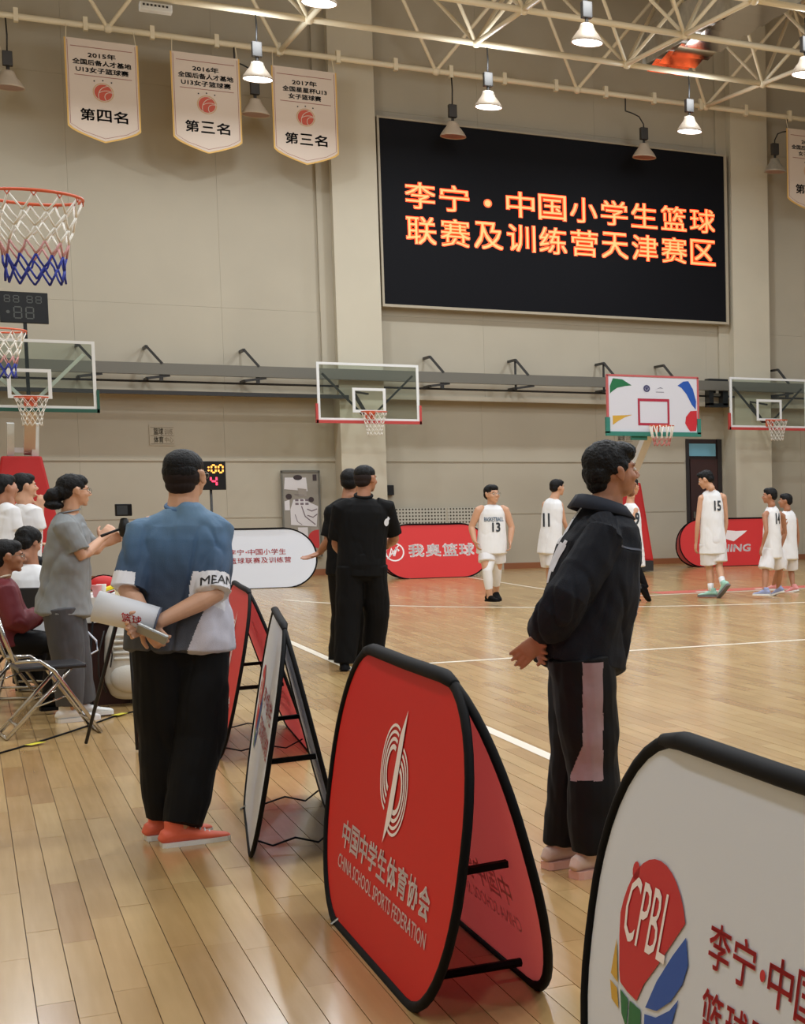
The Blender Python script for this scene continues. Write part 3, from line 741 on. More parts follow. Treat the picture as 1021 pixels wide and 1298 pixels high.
for nm, m_, pts in (('green_shape', M_greenink, [(-.84, .72), (-.84, .86), (-.78, 1.0), (-.60, .985), (-.42, .88), (-.55, .865), (-.70, .83), (-.80, .76)]),
                    ('gold_shape', M_goldink, [(-.80, .15), (-.80, .32), (-.58, .33), (-.42, .34), (-.55, .30), (-.70, .22)]),
                    ('blue_shape', M_blueink, [(.48, .90), (.60, .98), (.70, .99), (.79, .84), (.85, .62), (.84, .46), (.76, .55), (.66, .74), (.56, .86)]),
                    ('red_shape', M_redink, [(.72, .0+.05), (.84, .06), (.86, .2), (.86, .44), (.73, .43), (.64, .32), (.62, .20), (.68, .10)])):
    b = bmesh.new(); poly(b, pts[::-1], 0.001); bmesh.ops.recalc_face_normals(b, faces=b.faces[:]); flat_obj(nm, b, m_, bd, fr)
b = bmesh.new()
for q in ((-.31, .31, .595, .645), (-.31, .31, .15, .195), (-.31, -.27, .195, .595), (.27, .31, .195, .595)): poly(b, [(q[0], q[2]), (q[1], q[2]), (q[1], q[3]), (q[0], q[3])], .002)
flat_obj('target_square', b, mat('square_red', rgb(176, 32, 60), .5), bd, fr)
b = bmesh.new(); ringpoly(b, -.13, .83, .035, .065, .002); disc(b, -.13, .83, .028, .002, mi=0); stroke(b, [(-.18, .85), (-.13, .83), (-.08, .86)], .01, .003)
poly(b, [(.05, .82), (.13, .845), (.20, .835), (.14, .858)][::-1], .002); stroke(b, [(.05, .77), (.21, .77)], .008, .002); flat_obj('print_logo', b, mat('print_navy', rgb(70, 70, 110), .5), bd, fr)
hoop(wb, .15*0, -.38, zb+.13, .37, loops=True, mats=[M_netw, mat('pink_net_lower', rgb(200, 112, 106), .7)])
b = bmesh.new(); box(b, -.42, -.12, .04, .12, zb-.12, zb+.02); bm_obj('lower_bracket', b, M_tealpad, wb)
b = bmesh.new(); bar(b, (0, .05, zb+.2), (.0, 1.7, 1.5), .15, .16); bm_obj('main_arm', b, M_white, wb)
b = bmesh.new()
v = [b.verts.new(p) for p in ((-.42, 1.3, .20), (.46, 1.3, .20), (.46, 2.1, .20), (-.42, 2.1, .20), (-.27, 1.4, 1.55), (.26, 1.4, 1.75), (.26, 2.0, 1.75), (-.27, 2.0, 1.55))]
for q in ((0, 3, 2, 1), (4, 5, 6, 7), (0, 1, 5, 4), (1, 2, 6, 5), (2, 3, 7, 6), (3, 0, 4, 7)): b.faces.new([v[i] for i in q])
bm_obj('column_padding', b, M_redpad, wb, bevel=.05)
b = bmesh.new(); box(b, -.45, .4, 1.2, 3.0, 0.02, .22); bm_obj('base_box', b, M_dark, wb)

# ------------------------------------------------------------------ wall things
dr = struct(box_obj('door_1', (13.42, 14.22, YW+.02, YW+.06, 0, 2.70), mat('door_dark', rgb(46, 26, 22), .45)))
box_obj('door_leaf', (13.50, 14.14, YW-.02, YW+.02, 0, 2.26), mat('door_leaf_brown', rgb(58, 30, 26), .4), dr)
box_obj('transom_pane', (13.47, 14.10, YW-.02, YW+.02, 2.33, 2.60), mat('transom_blue', rgb(120, 172, 190), .2), dr)
box_obj('door_handle', (13.55, 13.58, YW-.07, YW-.02, .98, 1.12), M_steel, dr)
box_obj('door_frame', (13.40, 13.47, YW-.04, YW+.02, 0, 2.70), mat('door_frame_dark', rgb(38, 30, 28), .5), dr)
box_obj('door_frame', (14.14, 14.24, YW-.04, YW+.02, 0, 2.70), MATS['door_frame_dark'], dr)
tag(box_obj('wall_speaker', (7.06, 7.21, 32.18, 32.31, 1.53, 1.73), M_blackm, bevel=.01), 'small black wall speaker right of the left pilaster', 'speaker')
# perforated white panel
pf = thing('perforated_panel', 'white perforated board leaning low against the far wall', 'panel', (8.2, 32.17, 0))
b = bmesh.new(); box(b, -1.14, 1.12, 0.0, .05, 0, 1.27); bm_obj('board', b, mat('panel_white', rgb(196, 190, 174), .6), pf)
b = bmesh.new()
for i in range(36):
    for j in range(19): disc(b, -1.08+i*.0615, .05+j*.0665, .019, .002, k=6)
flat_obj('hole', b, mat('hole_dark', rgb(74, 66, 54), .8), pf, frame((0, 0, 0), (1, 0, 0), (0, 0, 1)))['kind'] = 'stuff'
for s in (-1.14, -.0, 1.10): 
    b = bmesh.new(); box(b, s, s+.03, -.012, .0, 0, 1.27); bm_obj('edge_strip', b, M_wall, pf)
# tall framed wall mirror, its reflections painted on as flat coloured shapes
ps = thing('wall_mirror', 'tall framed mirror on far wall, reflections painted as flat shapes', 'mirror', (5.49, 32.2, .38))
b = bmesh.new(); box(b, -.33, .33, -.0, .09, 0, 1.62); bm_obj('backing', b, mat('mirror_ground', rgb(150, 142, 130), .3), ps)
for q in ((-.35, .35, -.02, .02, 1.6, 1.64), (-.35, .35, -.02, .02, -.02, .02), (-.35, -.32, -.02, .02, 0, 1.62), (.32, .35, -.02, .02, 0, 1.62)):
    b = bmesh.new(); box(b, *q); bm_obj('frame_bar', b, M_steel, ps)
fr = frame((0, -.004, 0), (1, 0, 0), (0, 0, 1))
def printed(nm, col, shapes):  # paints one tone of the mirror's reflections
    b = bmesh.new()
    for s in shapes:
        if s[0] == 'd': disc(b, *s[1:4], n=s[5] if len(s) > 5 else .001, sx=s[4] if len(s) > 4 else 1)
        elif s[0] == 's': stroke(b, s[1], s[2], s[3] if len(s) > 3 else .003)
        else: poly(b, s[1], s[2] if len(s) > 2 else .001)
    flat_obj(nm, b, mat('pr_'+nm, rgb(*col), .35), ps, fr)  # material for one tone of the painted reflections
printed('reflected_shirts', (222, 216, 216), [('p', [(-.20, .60), (.26, .56), (.30, .95), (.16, 1.02), (.04, 1.10), (-.14, 1.08), (-.20, .9)]), ('p', [(-.30, 1.28), (.12, 1.24), (.10, 1.50), (-.28, 1.5)]), ('p', [(-.30, .88), (-.21, .88), (-.21, 1.08), (-.30, 1.05)]), ('p', [(-.04, .22), (.10, .22), (.10, .55), (-.08, .55)])])
printed('reflected_shirt_marks', (120, 104, 110), [('s', [(-.12, .8), (-.08, .66), (.0, .60)], .012), ('s', [(0, .96), (.06, .76), (.24, .6)], .02), ('s', [(.10, .9), (.18, .86), (.28, .9)], .02), ('s', [(.1, .78), (.2, .74), (.28, .8)], .02), ('s', [(-.12, 1.18), (.06, 1.16)], .01)]+[('p', [(-.11+.09*i, .98+.07*j), (-.05+.09*i, .98+.07*j), (-.05+.09*i, 1.02+.07*j), (-.11+.09*i, 1.02+.07*j)], .003) for i in range(3) for j in range(2)])
printed('reflected_figures', (160, 150, 140), [('p', [(-.04, 1.14), (.1, 1.14), (.1, 1.28), (-.06, 1.3)], .002), ('p', [(.14, .3), (.28, .3), (.28, .55), (.16, .55)], .001)])
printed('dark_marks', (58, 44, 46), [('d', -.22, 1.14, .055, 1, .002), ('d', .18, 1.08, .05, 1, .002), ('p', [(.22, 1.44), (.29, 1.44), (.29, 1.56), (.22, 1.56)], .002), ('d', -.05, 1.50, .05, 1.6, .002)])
printed('reflected_signs', (196, 52, 52), [('d', -.14, .40, .11, .8, .003), ('p', arc_pts(.27, .33, .17, 70, 250, 10)+[(.30, .13), (.30, .5)], .002)])
printed('reflected_floor', (196, 160, 116), [('p', [(-.30, .03), (.30, .03), (.12, .24), (-.14, .26)], .001)])
# faint notices on the wall
for X, Z, lab in ((3.15, 2.47, 'faint pale grid notice on the wall at left'), (12.0, 2.45, 'faint pale grid notice under the white backboard')):
    nt_ = thing('wall_notice', lab, 'notice', (X, 32.28, Z))
    b = bmesh.new(); box(b, -.21, .21, 0, .02, 0, .38); bm_obj('sheet', b, mat('notice_sheet', rgb(186, 174, 152), .6), nt_)
    b = bmesh.new()
    for i in range(3):
        stroke(b, [(-.19, .03+.15*i), (.19, .03+.15*i)], .008, .001)
    put_text(b, '篮球', -.14, .02, .20, .32, .002, bold=.01); put_text(b, '体育', -.14, .02, .05, .17, .002, bold=.01); put_text(b, '训练', .04, .18, .20, .31, .002); put_text(b, '中心', .04, .18, .06, .16, .002)
    flat_obj('lettering', b, mat('notice_ink', rgb(118, 104, 84), .6), nt_, frame((0, -.002, 0), (1, 0, 0), (0, 0, 1)))

# ------------------------------------------------------------------ pop-up signs
def pop_sign(name, label, group, origin, rz, W_, S, front_m, back_m, deco, lean=.14, spread=.38, rx=.42, ry=.46, rim=.013, inside=None, straps=True, tie=None):
    """two oval panels leaning together; local frame: u along +x, viewer at -y, base line of the front panel at y=0"""
    t = thing(name, label, 'sign', origin, rz, group)
    zt = math.sqrt(S*S-lean*lean); zt2 = zt; b2 = spread
    F1 = frame((0, 0, 0), (1, 0, 0), (0, lean, zt)); F2 = frame((0, b2, 0), (-1, 0, 0), (0, lean-b2, zt2))
    S2 = math.hypot(b2-lean, zt2)
    for F, SS, m_, nm in ((F1, S, front_m, 'front_panel'), (F2, S2, back_m, 'back_panel')):
        o = rrect(W_, SS, rx, ry, 10); b = bmesh.new(); prism(b, [p for p in o], -.004, .0)
        pn = bm_obj(nm, b, m_, t, F)
        b = bmesh.new(); loop_tube(b, [(p[0], p[1], -.002) for p in o], rim, n=8, flat=.8); e = bm_obj('edge_band', b, M_black, pn, smooth=True)
        if nm == 'front_panel': deco(pn, .003)
        elif inside: inside(pn, -.007)
        else: deco(pn, .003)
    # hinge seam along the top and straps between the panels
    b = bmesh.new(); hx = W_/2-rx*.75; tube(b, [(-hx, lean, zt-.010), (-hx*.8, lean, zt+.004), (0, lean, zt+.001), (hx*.8, lean, zt+.004), (hx, lean, zt-.010)], [(rim*.9, rim*.9)]+[(rim*1.5, rim*1.25)]*3+[(rim*.9, rim*.9)], side=(0, 1, 0), n=12, cap=.6); bm_obj('hinge_band', b, M_black, t, smooth=True)
    if straps:
        for sx in (-.62, .62):
            x = sx*W_/2*1.18; hz = .42; 
            b = bmesh.new(); bar(b, (x, lean*hz/zt+.014, hz), (x, b2+(lean-b2)*hz/zt2-.012, hz+.01), .03, .02); bm_obj('strap', b, M_black, t)
            x = sx*W_/2*.9
            b = bmesh.new(); tube(b, [(x, .02, .07), (x, b2-.03, .07)], [(.018, .014)]*2, n=6, cap=0) if tie == 'bar' else tube(b, [(x, .02, .06), (x+.02, b2*.25, .03), (x-.015, b2*.5, .05), (x+.01, b2*.75, .025), (x, b2-.03, .07)], [(.012, .004)]*5, n=6, cap=0, side=(1, 0, 0)); bm_obj('strap', b, M_black, t)
    b = bmesh.new(); tube(b, [(-W_/2+rx*.95, -.02, .005), (-W_/2+rx*.95, .02, .03)], [.006, .006], n=6, cap=.5); bm_obj('peg', b, M_chrome, t)
    return t

def deco_federation(ink, cn=True):
    def f(pn, n):
        b = bmesh.new(); cx, cy = .04, .615
        for k, (r0, r1) in enumerate(((.075, .095), (.108, .123), (.137, .150), (.163, .175))):
            for sgn, dx, dy in ((1, .045, -.03), (-1, -.045, .03)):
                a0, a1 = ((-PI*.62, PI*.42) if sgn == 1 else (PI*.38, PI*1.42))
                ringpoly(b, cx+dx*1.0, cy+dy, r0, r1, n, k=18, a0=a0, a1=a1, sx=.86, sy=.86)
        poly(b, [(cx+.02, cy+.15), (cx+.085, cy+.24), (cx+.03, cy-.13), (cx-.05, cy-.22)], n+.001)
        flat_obj('logo', b, ink, pn)
        b = bmesh.new(); s = '中国中学生体育协会'
        for k, ch in enumerate(s):
            cw = 1.28/9; put_text(b, ch, -.62+cw*k+.008, -.62+cw*(k+1)-.008, .275, .375, n, bold=.022)
        flat_obj('lettering', b, ink, pn)
        b = bmesh.new(); put_text(b, 'CHINA SCHOOL SPORTS FEDERATION', -.63, .655, .196, .246, n, bold=.012); flat_obj('small_lettering', b, ink, pn)
    return f
def deco_league(ink, x0=-.23, scale=1.0, two=True):
    """striped ball emblem and two lines of red writing"""
    def f(pn, n):
        cx, cy = x0-.31, .51
        red = [(cx-.165, cy-.075), (cx-.19, cy+.0)]+arc_pts(cx, cy+.01, .205, 168, 30, 14)+[(cx+.12, cy+.055), (cx+.05, cy-.015), (cx-.01, cy-.07), (cx-.04, cy-.115), (cx-.10, cy-.11), (cx-.15, cy-.10)]
        b = bmesh.new(); poly(b, red[::-1], n); disc(b, cx-.135, cy+.165, .022, n, 12); flat_obj('emblem_red', b, M_redink, pn)
        b = bmesh.new(); poly(b, [(cx+.19, cy+.085), (cx+.13, cy+.03), (cx+.06, cy-.045), (cx+.015, cy-.115), (cx+.08, cy-.105), (cx+.15, cy-.065), (cx+.20, cy-.015), (cx+.218, cy+.03)][::-1], n)
        poly(b, [(cx+.015, cy-.13), (cx+.08, cy-.12), (cx+.15, cy-.085), (cx+.19, cy-.05), (cx+.17, cy-.11), (cx+.12, cy-.16), (cx+.06, cy-.19), (cx+.03, cy-.20)][::-1], n); flat_obj('emblem_blue', b, M_blueink, pn)
        b = bmesh.new(); poly(b, [(cx-.145, cy-.115), (cx-.09, cy-.125), (cx-.08, cy-.19), (cx-.12, cy-.165)], n); poly(b, [(cx-.08, cy-.125), (cx-.01, cy-.128), (cx+.01, cy-.20), (cx-.07, cy-.195)], n); flat_obj('emblem_green', b, M_greenink, pn)
        b = bmesh.new(); poly(b, [(cx-.205, cy-.01), (cx-.18, cy-.07), (cx-.165, cy-.105), (cx-.215, cy-.095)], n); poly(b, [(cx-.215, cy-.11), (cx-.165, cy-.118), (cx-.14, cy-.16), (cx-.19, cy-.15)], n); flat_obj('emblem_gold', b, M_goldink, pn)
        b = bmesh.new(); put_text(b, 'CPBL', cx-.165, cx+.095, cy+.0, cy+.155, n+.002, bold=0, shear=.25); flat_obj('emblem_letters', b, M_whiteink, pn)
        b = bmesh.new(); l1 = '李宁·中国小学生' if two else '中国小学生'; l2 = '篮球联赛及训练营'
        cw = .105*scale*1.15
        for row, (s, vv) in enumerate(((l1, .565), (l2, .425))):
            x = x0
            for ch in s:
                if ch == '·': disc(b, x+.02, vv+.045, .012, n); x += .045; continue
                put_text(b, ch, x, x+cw*.88, vv, vv+.088*scale*1.1, n, bold=.012); x += cw
        flat_obj('lettering', b, M_redink, pn)
    return f
def deco_text(s, ink, u0, u1, v0, v1, extra=None, bold=.03):
    def f(pn, n):
        b = bmesh.new()
        if all(ord(c) > 127 for c in s):
            cw = (u1-u0)/len(s)
            for k, ch in enumerate(s): put_text(b, ch, u0+cw*k+cw*.04, u0+cw*(k+1)-cw*.04, v0, v1, n, bold=bold)
        else: put_text(b, s, u0, u1, v0, v1, n, bold=bold, shear=.15)
        flat_obj('lettering', b, ink, pn)
        if extra:
            b = bmesh.new(); extra(b, n); flat_obj('logo', b, ink, pn)
    return f
NEG = -PI/2
GS = 'pop-up A-frame signs in a row along the sideline'
pop_sign('pop_up_sign', 'red A-frame sign with white spiral emblem, in front at centre', GS, (1.08, 5.4, 0), NEG, 1.86, 1.0, M_red, M_redback, deco_federation(M_whiteink), lean=.15, spread=.385, rim=.018, inside=deco_federation(M_pinkink), tie='bar')
pop_sign('pop_up_sign', 'white A-frame sign with striped ball emblem, at bottom right corner', GS, (1.2, 2.8, 0), NEG, 1.86, 1.0, M_wprint, M_wprint, deco_league(M_redink), lean=.15, spread=.385, rim=.018)
pop_sign('pop_up_sign', 'narrow-looking white A-frame sign just right of blue-shirted man', GS, (1.05, 7.85, 0), NEG-.12, 1.86, 1.0, M_wprint, M_wprint, deco_league(M_redink), lean=.17, spread=.37, rim=.012, inside=deco_federation(M_greyink))
pop_sign('pop_up_sign', 'red A-frame sign half hidden behind blue-shirted man', GS, (1.25, 10.7, 0), NEG-.06, 1.86, 1.0, M_redfar, M_redback, deco_federation(M_whiteink), lean=.20, spread=.50, rim=.012, inside=deco_federation(M_pinkink))
GW = 'pop-up signs along the far side of the court'
def ball_logo(b, n):
    ringpoly(b, -.735, .5, .145, .17, n); stroke(b, [(-.83, .42), (-.79, .57), (-.75, .43)], .035, n); stroke(b, [(-.75, .43), (-.70, .58), (-.66, .52)], .04, n); stroke(b, [(-.87, .38), (-.66, .62)], .02, n)
pop_sign('pop_up_sign', 'red oval sign with round logo, behind the black-shirted men', GW, (7.38, 29.7, 0), 0, 1.95, 1.0, M_redfar, M_redback, deco_text('我奥篮球', M_whiteink, -.50, .72, .40, .64, ball_logo), rim=.013, rx=.5, ry=.47)
def swoosh(b, n):
    poly(b, [(-.27, .66), (-.22, .58), (-.02, .52), (.24, .69), (.30, .74), (.05, .735), (-.20, .76), (-.27, .76)][::-1], n)
pop_sign('pop_up_sign', 'red oval sign with sweeping white logo, behind the numbered players', GW, (13.66, 30.3, 0), 0, 2.45, 1.0, M_redfar, M_redback, deco_text('LI-NING', M_whiteink, -.62, .36, .30, .46, swoosh, bold=.04), rim=.013, rx=.52, ry=.48)
pop_sign('pop_up_sign', 'white oval sign with red Chinese lines beside far wall', GW, (4.05, 28.3, 0), 0, 2.0, 1.0, M_wprint, M_wprint, deco_league(M_redink, x0=-.36, scale=1.0, two=True), rim=.013, rx=.5, ry=.48)

# ------------------------------------------------------------------ people
def skin_mat(name, c): return mat(name, c, .5, vary=.05, vscale=9)
M_skin = skin_mat('skin_light', rgb(206, 158, 128)); M_skin2 = skin_mat('skin_tan', rgb(172, 120, 92))
M_hair = mat('hair_black', rgb(11, 9, 10), .55, bump=.5, bscale=120, spec=.25)
M_eye = mat('eye_white', rgb(225, 222, 216), .3); M_iris = mat('iris_dark', rgb(24, 18, 16), .2)
M_lip = mat('lip', rgb(160, 92, 82), .5)

def hand(bm, w, f, p, right, s=1.0, curl=.5, thumb=.35, spread=.08):
    """w wrist, f finger direction, p direction the palm faces"""
    f = Vector(f).normalized(); p = Vector(p); p = (p-f*p.dot(f)).normalized(); t = f.cross(p) if right else p.cross(f)
    w = Vector(w); L = .092*s
    tube(bm, [w-f*.03*s, w, w+f*.035*s, w+f*.07*s, w+f*L], [(.026*s, .020*s), (.027*s, .019*s), (.037*s, .016*s), (.041*s, .015*s), (.040*s, .012*s)], side=t, n=12, cap=.5)
    for k, (off, ln) in enumerate(((.031, .9), (.0105, 1.0), (-.0105, .93), (-.031, .74))):
        q = w+f*(L-.008*s)+t*off*s; d = (f+t*spread*(1.5-k)*.6).normalized(); pts = [q-f*.015*s, q]; ang = 0
        for seg, a in ((.042, .55), (.026, .9), (.021, .6)):
            ang += curl*a; dd = (d*math.cos(ang)+p*math.sin(ang)); q = q+dd*seg*ln*s; pts.append(q.copy())
        tube(bm, pts, [.0100*s, .0098*s, .0092*s, .0086*s, .0072*s], side=t, n=8, cap=.8)
    q = w+f*.02*s+t*.022*s; pts = [q, q+(t*.75+f*.6+p*thumb*.5).normalized()*.040*s]
    pts.append(pts[-1]+(f*.8+t*.45+p*thumb).normalized()*.032*s); pts.append(pts[-1]+(f*.95+t*.1+p*thumb*1.3).normalized()*.026*s)
    tube(bm, pts, [.016*s, .0125*s, .0105*s, .0085*s], side=p, n=8, cap=.8)

def head_parts(bm, Mh):
    """head in its own frame: z up, y towards the face, centre of the skull at 0"""
    def E(c, r, rot=None, seg=18, rg=12):
        M = Mh @ Matrix.Translation(c)
        if rot: M = M @ Euler(rot).to_matrix().to_4x4()
        bmesh.ops.create_uvsphere(bm, u_segments=seg, v_segments=rg, radius=1.0, matrix=M @ Matrix.Diagonal((r[0], r[1], r[2], 1)))
    def T(pts, rad, side=(1, 0, 0)):
        tube(bm, [Mh @ Vector(q) for q in pts], rad, side=Mh.to_3x3() @ Vector(side), n=10)
    E((0, -.012, .022), (.074, .092, .088)); E((0, .026, -.022), (.063, .062, .072)); E((0, .030, -.062), (.052, .052, .040))
    E((0, .066, -.090), (.022, .018, .016)); E((0, .074, .020), (.048, .014, .012)); E((.036, .058, -.025), (.024, .022, .022)); E((-.036, .058, -.025), (.024, .022, .022))
    T([(0, .080, .012), (0, .094, -.008), (0, .104, -.026)], [.008, .010, .0135]); E((.011, .094, -.031), (.009, .010, .007)); E((-.011, .094, -.031), (.009, .010, .007))
    E((0, .085, -.056), (.022, .009, .006)); E((0, .083, -.066), (.018, .009, .006))
    for s in (-1, 1):
        E((s*.078, -.004, -.006), (.007, .017, .029), (0, 0, s*-.35)); E((s*.082, -.010, .010), (.006, .012, .014), (0, 0, s*-.4)); E((s*.077, .000, -.028), (.007, .009, .010))
    T([(0, -.02, -.03), (0, -.022, -.09), (0, -.03, -.13)], [.052, .052, .056])

def make_person(label, loc, rz, H, pose, fit, vox=.006, group=None, skin=None, seed=0.0):
    """pose joints are given in the person's frame (x right, y forward, z up)"""
    s = H/1.75; skin = skin or M_skin
    root = thing('person', label, 'person', loc, rz, group)
    g = lambda k, d=None: Vector(pose[k]) if k in pose else (Vector(d) if d is not None else None)
    P = g('pelvis', (0, 0, .525*H)); N = g('neck', (0, 0, .835*H)); Hd = g('head', N+Vector((0, .02*s, .135*s)))
    SR = g('sr', N+Vector((.175*s, 0, -.045*s))); SL = g('sl', N+Vector((-.175*s, 0, -.045*s)))
    side = (SR-SL).normalized(); spine = (N-P).normalized(); back = side.cross(spine)  # forward
    fwd = spine.cross(side)*-1
    hipw = .088*s; hside = Vector(pose.get('hipside', side)).normalized(); HR = P+hside*hipw-Vector((0, 0, .02*s)); HL = P-hside*hipw-Vector((0, 0, .02*s))
    KR, AR, KL, AL = g('kr'), g('ar'), g('kl'), g('al'); ER, WR, EL, WL = g('er'), g('wr'), g('el'), g('wl')
    cov = fit.get('cover', .88)
    bm = bmesh.new()
    def mid(a, b, t): return a+(b-a)*t
    tube(bm, [P-spine*.05*s, P+spine*.03*s, mid(P, N, .35), mid(P, N, .65), mid(P, N, .85), N-spine*.035*s, N],
         [(.15*s*cov, .10*s*cov), (.155*s*cov, .11*s*cov), (.135*s*cov, .10*s*cov), (.155*s*cov, .115*s*cov), (.15*s*cov, .095*s*cov), (.10*s, .062*s), (.058*s, .055*s)], side=side, n=20)
    nk = Hd-N
    Mh = Matrix.Translation(Hd) @ Euler((pose.get('hpitch', 0), pose.get('hroll', 0), pose.get('hyaw', 0)), 'XYZ').to_matrix().to_4x4() @ Matrix.Scale(s*fit.get('hscale', 1.04), 4)
    if 'hyaw' in pose: Mh = Matrix.Translation(Hd) @ Matrix.Rotation(pose['hyaw'], 4, 'Z') @ Matrix.Rotation(pose.get('hpitch', 0), 4, 'X') @ Matrix.Rotation(pose.get('hroll', 0), 4, 'Y') @ Matrix.Scale(s*fit.get('hscale', 1.04), 4)
    nkr = fit.get('neckr', 1.0); tube(bm, [N-spine*.03*s, mid(N, Hd, .35), mid(N, Hd, .7)], [.062*s*nkr, .054*s*nkr, .056*s*nkr], side=side)
    head_parts(bm, Mh)
    for (S, E_, W_, rt) in ((SR, ER, WR, True), (SL, EL, WL, False)):
        if E_ is None: continue
        ellipsoid(bm, S-(S-N).normalized()*.015*s, (.058*s*cov,)*3)
        tube(bm, [mid(S, N, .3), S, mid(S, E_, .3), mid(S, E_, .65), E_, mid(E_, W_, .25), mid(E_, W_, .6), W_], [r*s*(fit.get('arm', 1.0)) for r in (.05, .052, .049, .043, .038, .040, .034, .026)], side=side, n=14)
        k = 'hr' if rt else 'hl'
        if k in pose:
            f, p, curl = pose[k]; hand(bm, W_, f, p, rt, s*fit.get('hand', 1.0), curl)
    for (Hp, K, A) in ((HR, KR, AR), (HL, KL, AL)):
        if K is None: continue
        lg = fit.get('leg', .92)
        tube(bm, [Hp+Vector((0, 0, .02*s)), mid(Hp, K, .3), mid(Hp, K, .7), K, mid(K, A, .3), mid(K, A, .65), A, A-Vector((0, 0, .03*s))], [r*s*lg for r in (.092, .088, .070, .058, .060, .048, .037, .04)], side=side, n=16)
    body = new_obj('body', remesh(bm, vox, 2), root, skin)
    # eyes and brows
    for q in (-1, 1):
        b = bmesh.new(); M = Mh @ Matrix.Translation((q*.030, .0785, .001)); bmesh.ops.create_uvsphere(b, u_segments=12, v_segments=8, radius=1, matrix=M @ Matrix.Diagonal((.0135, .007, .0062, 1)))
        n0 = len(b.faces); bmesh.ops.create_uvsphere(b, u_segments=10, v_segments=6, radius=1, matrix=M @ Matrix.Translation((0, .0045, 0)) @ Matrix.Diagonal((.0056, .0036, .0056, 1)))
        for f in b.faces[n0:] if False else []: pass
        b.faces.ensure_lookup_table()
        for i in range(n0, len(b.faces)): b.faces[i].material_index = 1
        bm_obj('eye', b, [M_eye, M_iris], root, smooth=True)
        b = bmesh.new(); tube(b, [Mh @ Vector(v) for v in ((q*.014, .084, .019), (q*.03, .083, .024), (q*.046, .072, .019))], [.0035*s, .004*s, .0025*s], n=6); bm_obj('eyebrow', b, M_hair, root, smooth=True)
    if fit.get('glasses'):
        b = bmesh.new()
        for q in (-1, 1):
            loop_tube(b, [Mh @ Vector((q*.031+.024*math.cos(2*PI*k/16), .094, .0+.018*math.sin(2*PI*k/16))) for k in range(16)], .0016*s, n=5)
            tube(b, [Mh @ Vector((q*.056, .092, .006)), Mh @ Vector((q*.079, .03, .008)), Mh @ Vector((q*.082, -.012, .006))], [.0018*s]*3, n=5)
        tube(b, [Mh @ Vector((-.008, .096, .003)), Mh @ Vector((.008, .096, .003))], [.0016*s]*2, n=5)
        bm_obj('glasses', b, M_steel, root)
    # hair
    if fit.get('hair') is not None:
        b = bmesh.new()
        for h in fit['hair']:
            c, r = h[0], h[1]; M = Mh @ Matrix.Translation(c)
            if len(h) > 2: M = M @ Euler(h[2]).to_matrix().to_4x4()
            bmesh.ops.create_uvsphere(b, u_segments=20, v_segments=14, radius=1.0, matrix=M @ Matrix.Diagonal((r[0], r[1], r[2], 1)))
        me = remesh(b, max(vox*.8, .004), 1)
        rough = fit.get('hair_rough', .0025)
        inv = Mh.inverted()
        displace(me, lambda co, no: rough*s*(noise.noise(Vector((co.x*60, co.y*60, co.z*25+seed)))+.6*noise.noise(co*130)))
        new_obj('hair', me, root, fit.get('hair_mat', M_hair))
        if fit.get('fade'):
            b = bmesh.new()
            for h in fit['fade']: bmesh.ops.create_uvsphere(b, u_segments=20, v_segments=14, radius=1.0, matrix=Mh @ Matrix.Translation(h[0]) @ Matrix.Diagonal((*h[1], 1)))
            new_obj('hair_fade', remesh(b, max(vox*.8, .004), 1), root, mat('hair_fade', rgb(40, 31, 30), .7, spec=.2))
    # clothing
    out = {'root': root, 'body': body, 'Mh': Mh}
    top = fit.get('top')
    if top:
        b = bmesh.new(); pts, rad = [], []
        for (t, a, d, yo) in top['rings']:
            pts.append(P+(N-P)*t+fwd*yo*s); rad.append((a*s, d*s))
        tube(b, pts, rad, side=side, n=28, cap=.15)
        if top.get('sleeve'):
            fr_u, r0, r1, fr_f, r2 = top['sleeve']     # fraction of upper arm, radii, fraction of forearm
            for (S, E_, W_) in ((SR, ER, WR), (SL, EL, WL)):
                if E_ is None: continue
                q = [mid(S, N, .45)-spine*.02*s, S-Vector((0, 0, .0))]; r = [(r0*.95)*s, r0*s]
                if fr_f <= 0:
                    q += [mid(S, E_, fr_u*.5), mid(S, E_, fr_u)]; r += [(r0+r1)/2*s, r1*s]
                else:
                    q += [mid(S, E_, .5), E_-(E_-S).normalized()*.03*s, E_+(W_-E_).normalized()*.03*s, mid(E_, W_, .5*fr_f+.1), mid(E_, W_, fr_f)]
                    r += [(r0*.93)*s, r1*1.06*s, r1*1.04*s, (r1*.9+r2*.1)*s, r2*s]
                tube(b, q, r, side=side, n=18, cap=.08)
        me = remesh(b, max(vox*.95, .005), 2)
        displace(me, folds(top.get('fold', .010)*s, 8, 3.2, seed))
        out['top'] = new_obj(top.get('name', 'shirt'), me, root, top['mat'])
        if top.get('collar'):
            cr = top['collar']; b = bmesh.new(); c = N+fwd*.0
            loop_tube(b, [c+side*(.066*s*math.cos(2*PI*k/24))+fwd*(.066*s*math.sin(2*PI*k/24)+.0)+spine*(.012*s-.02*s*math.sin(2*PI*k/24)) for k in range(24)], cr[0]*s, n=8, side=spine, flat=1.0)
            bm_obj('collar', b, cr[1], root, smooth=True)
    bot = fit.get('bottom')
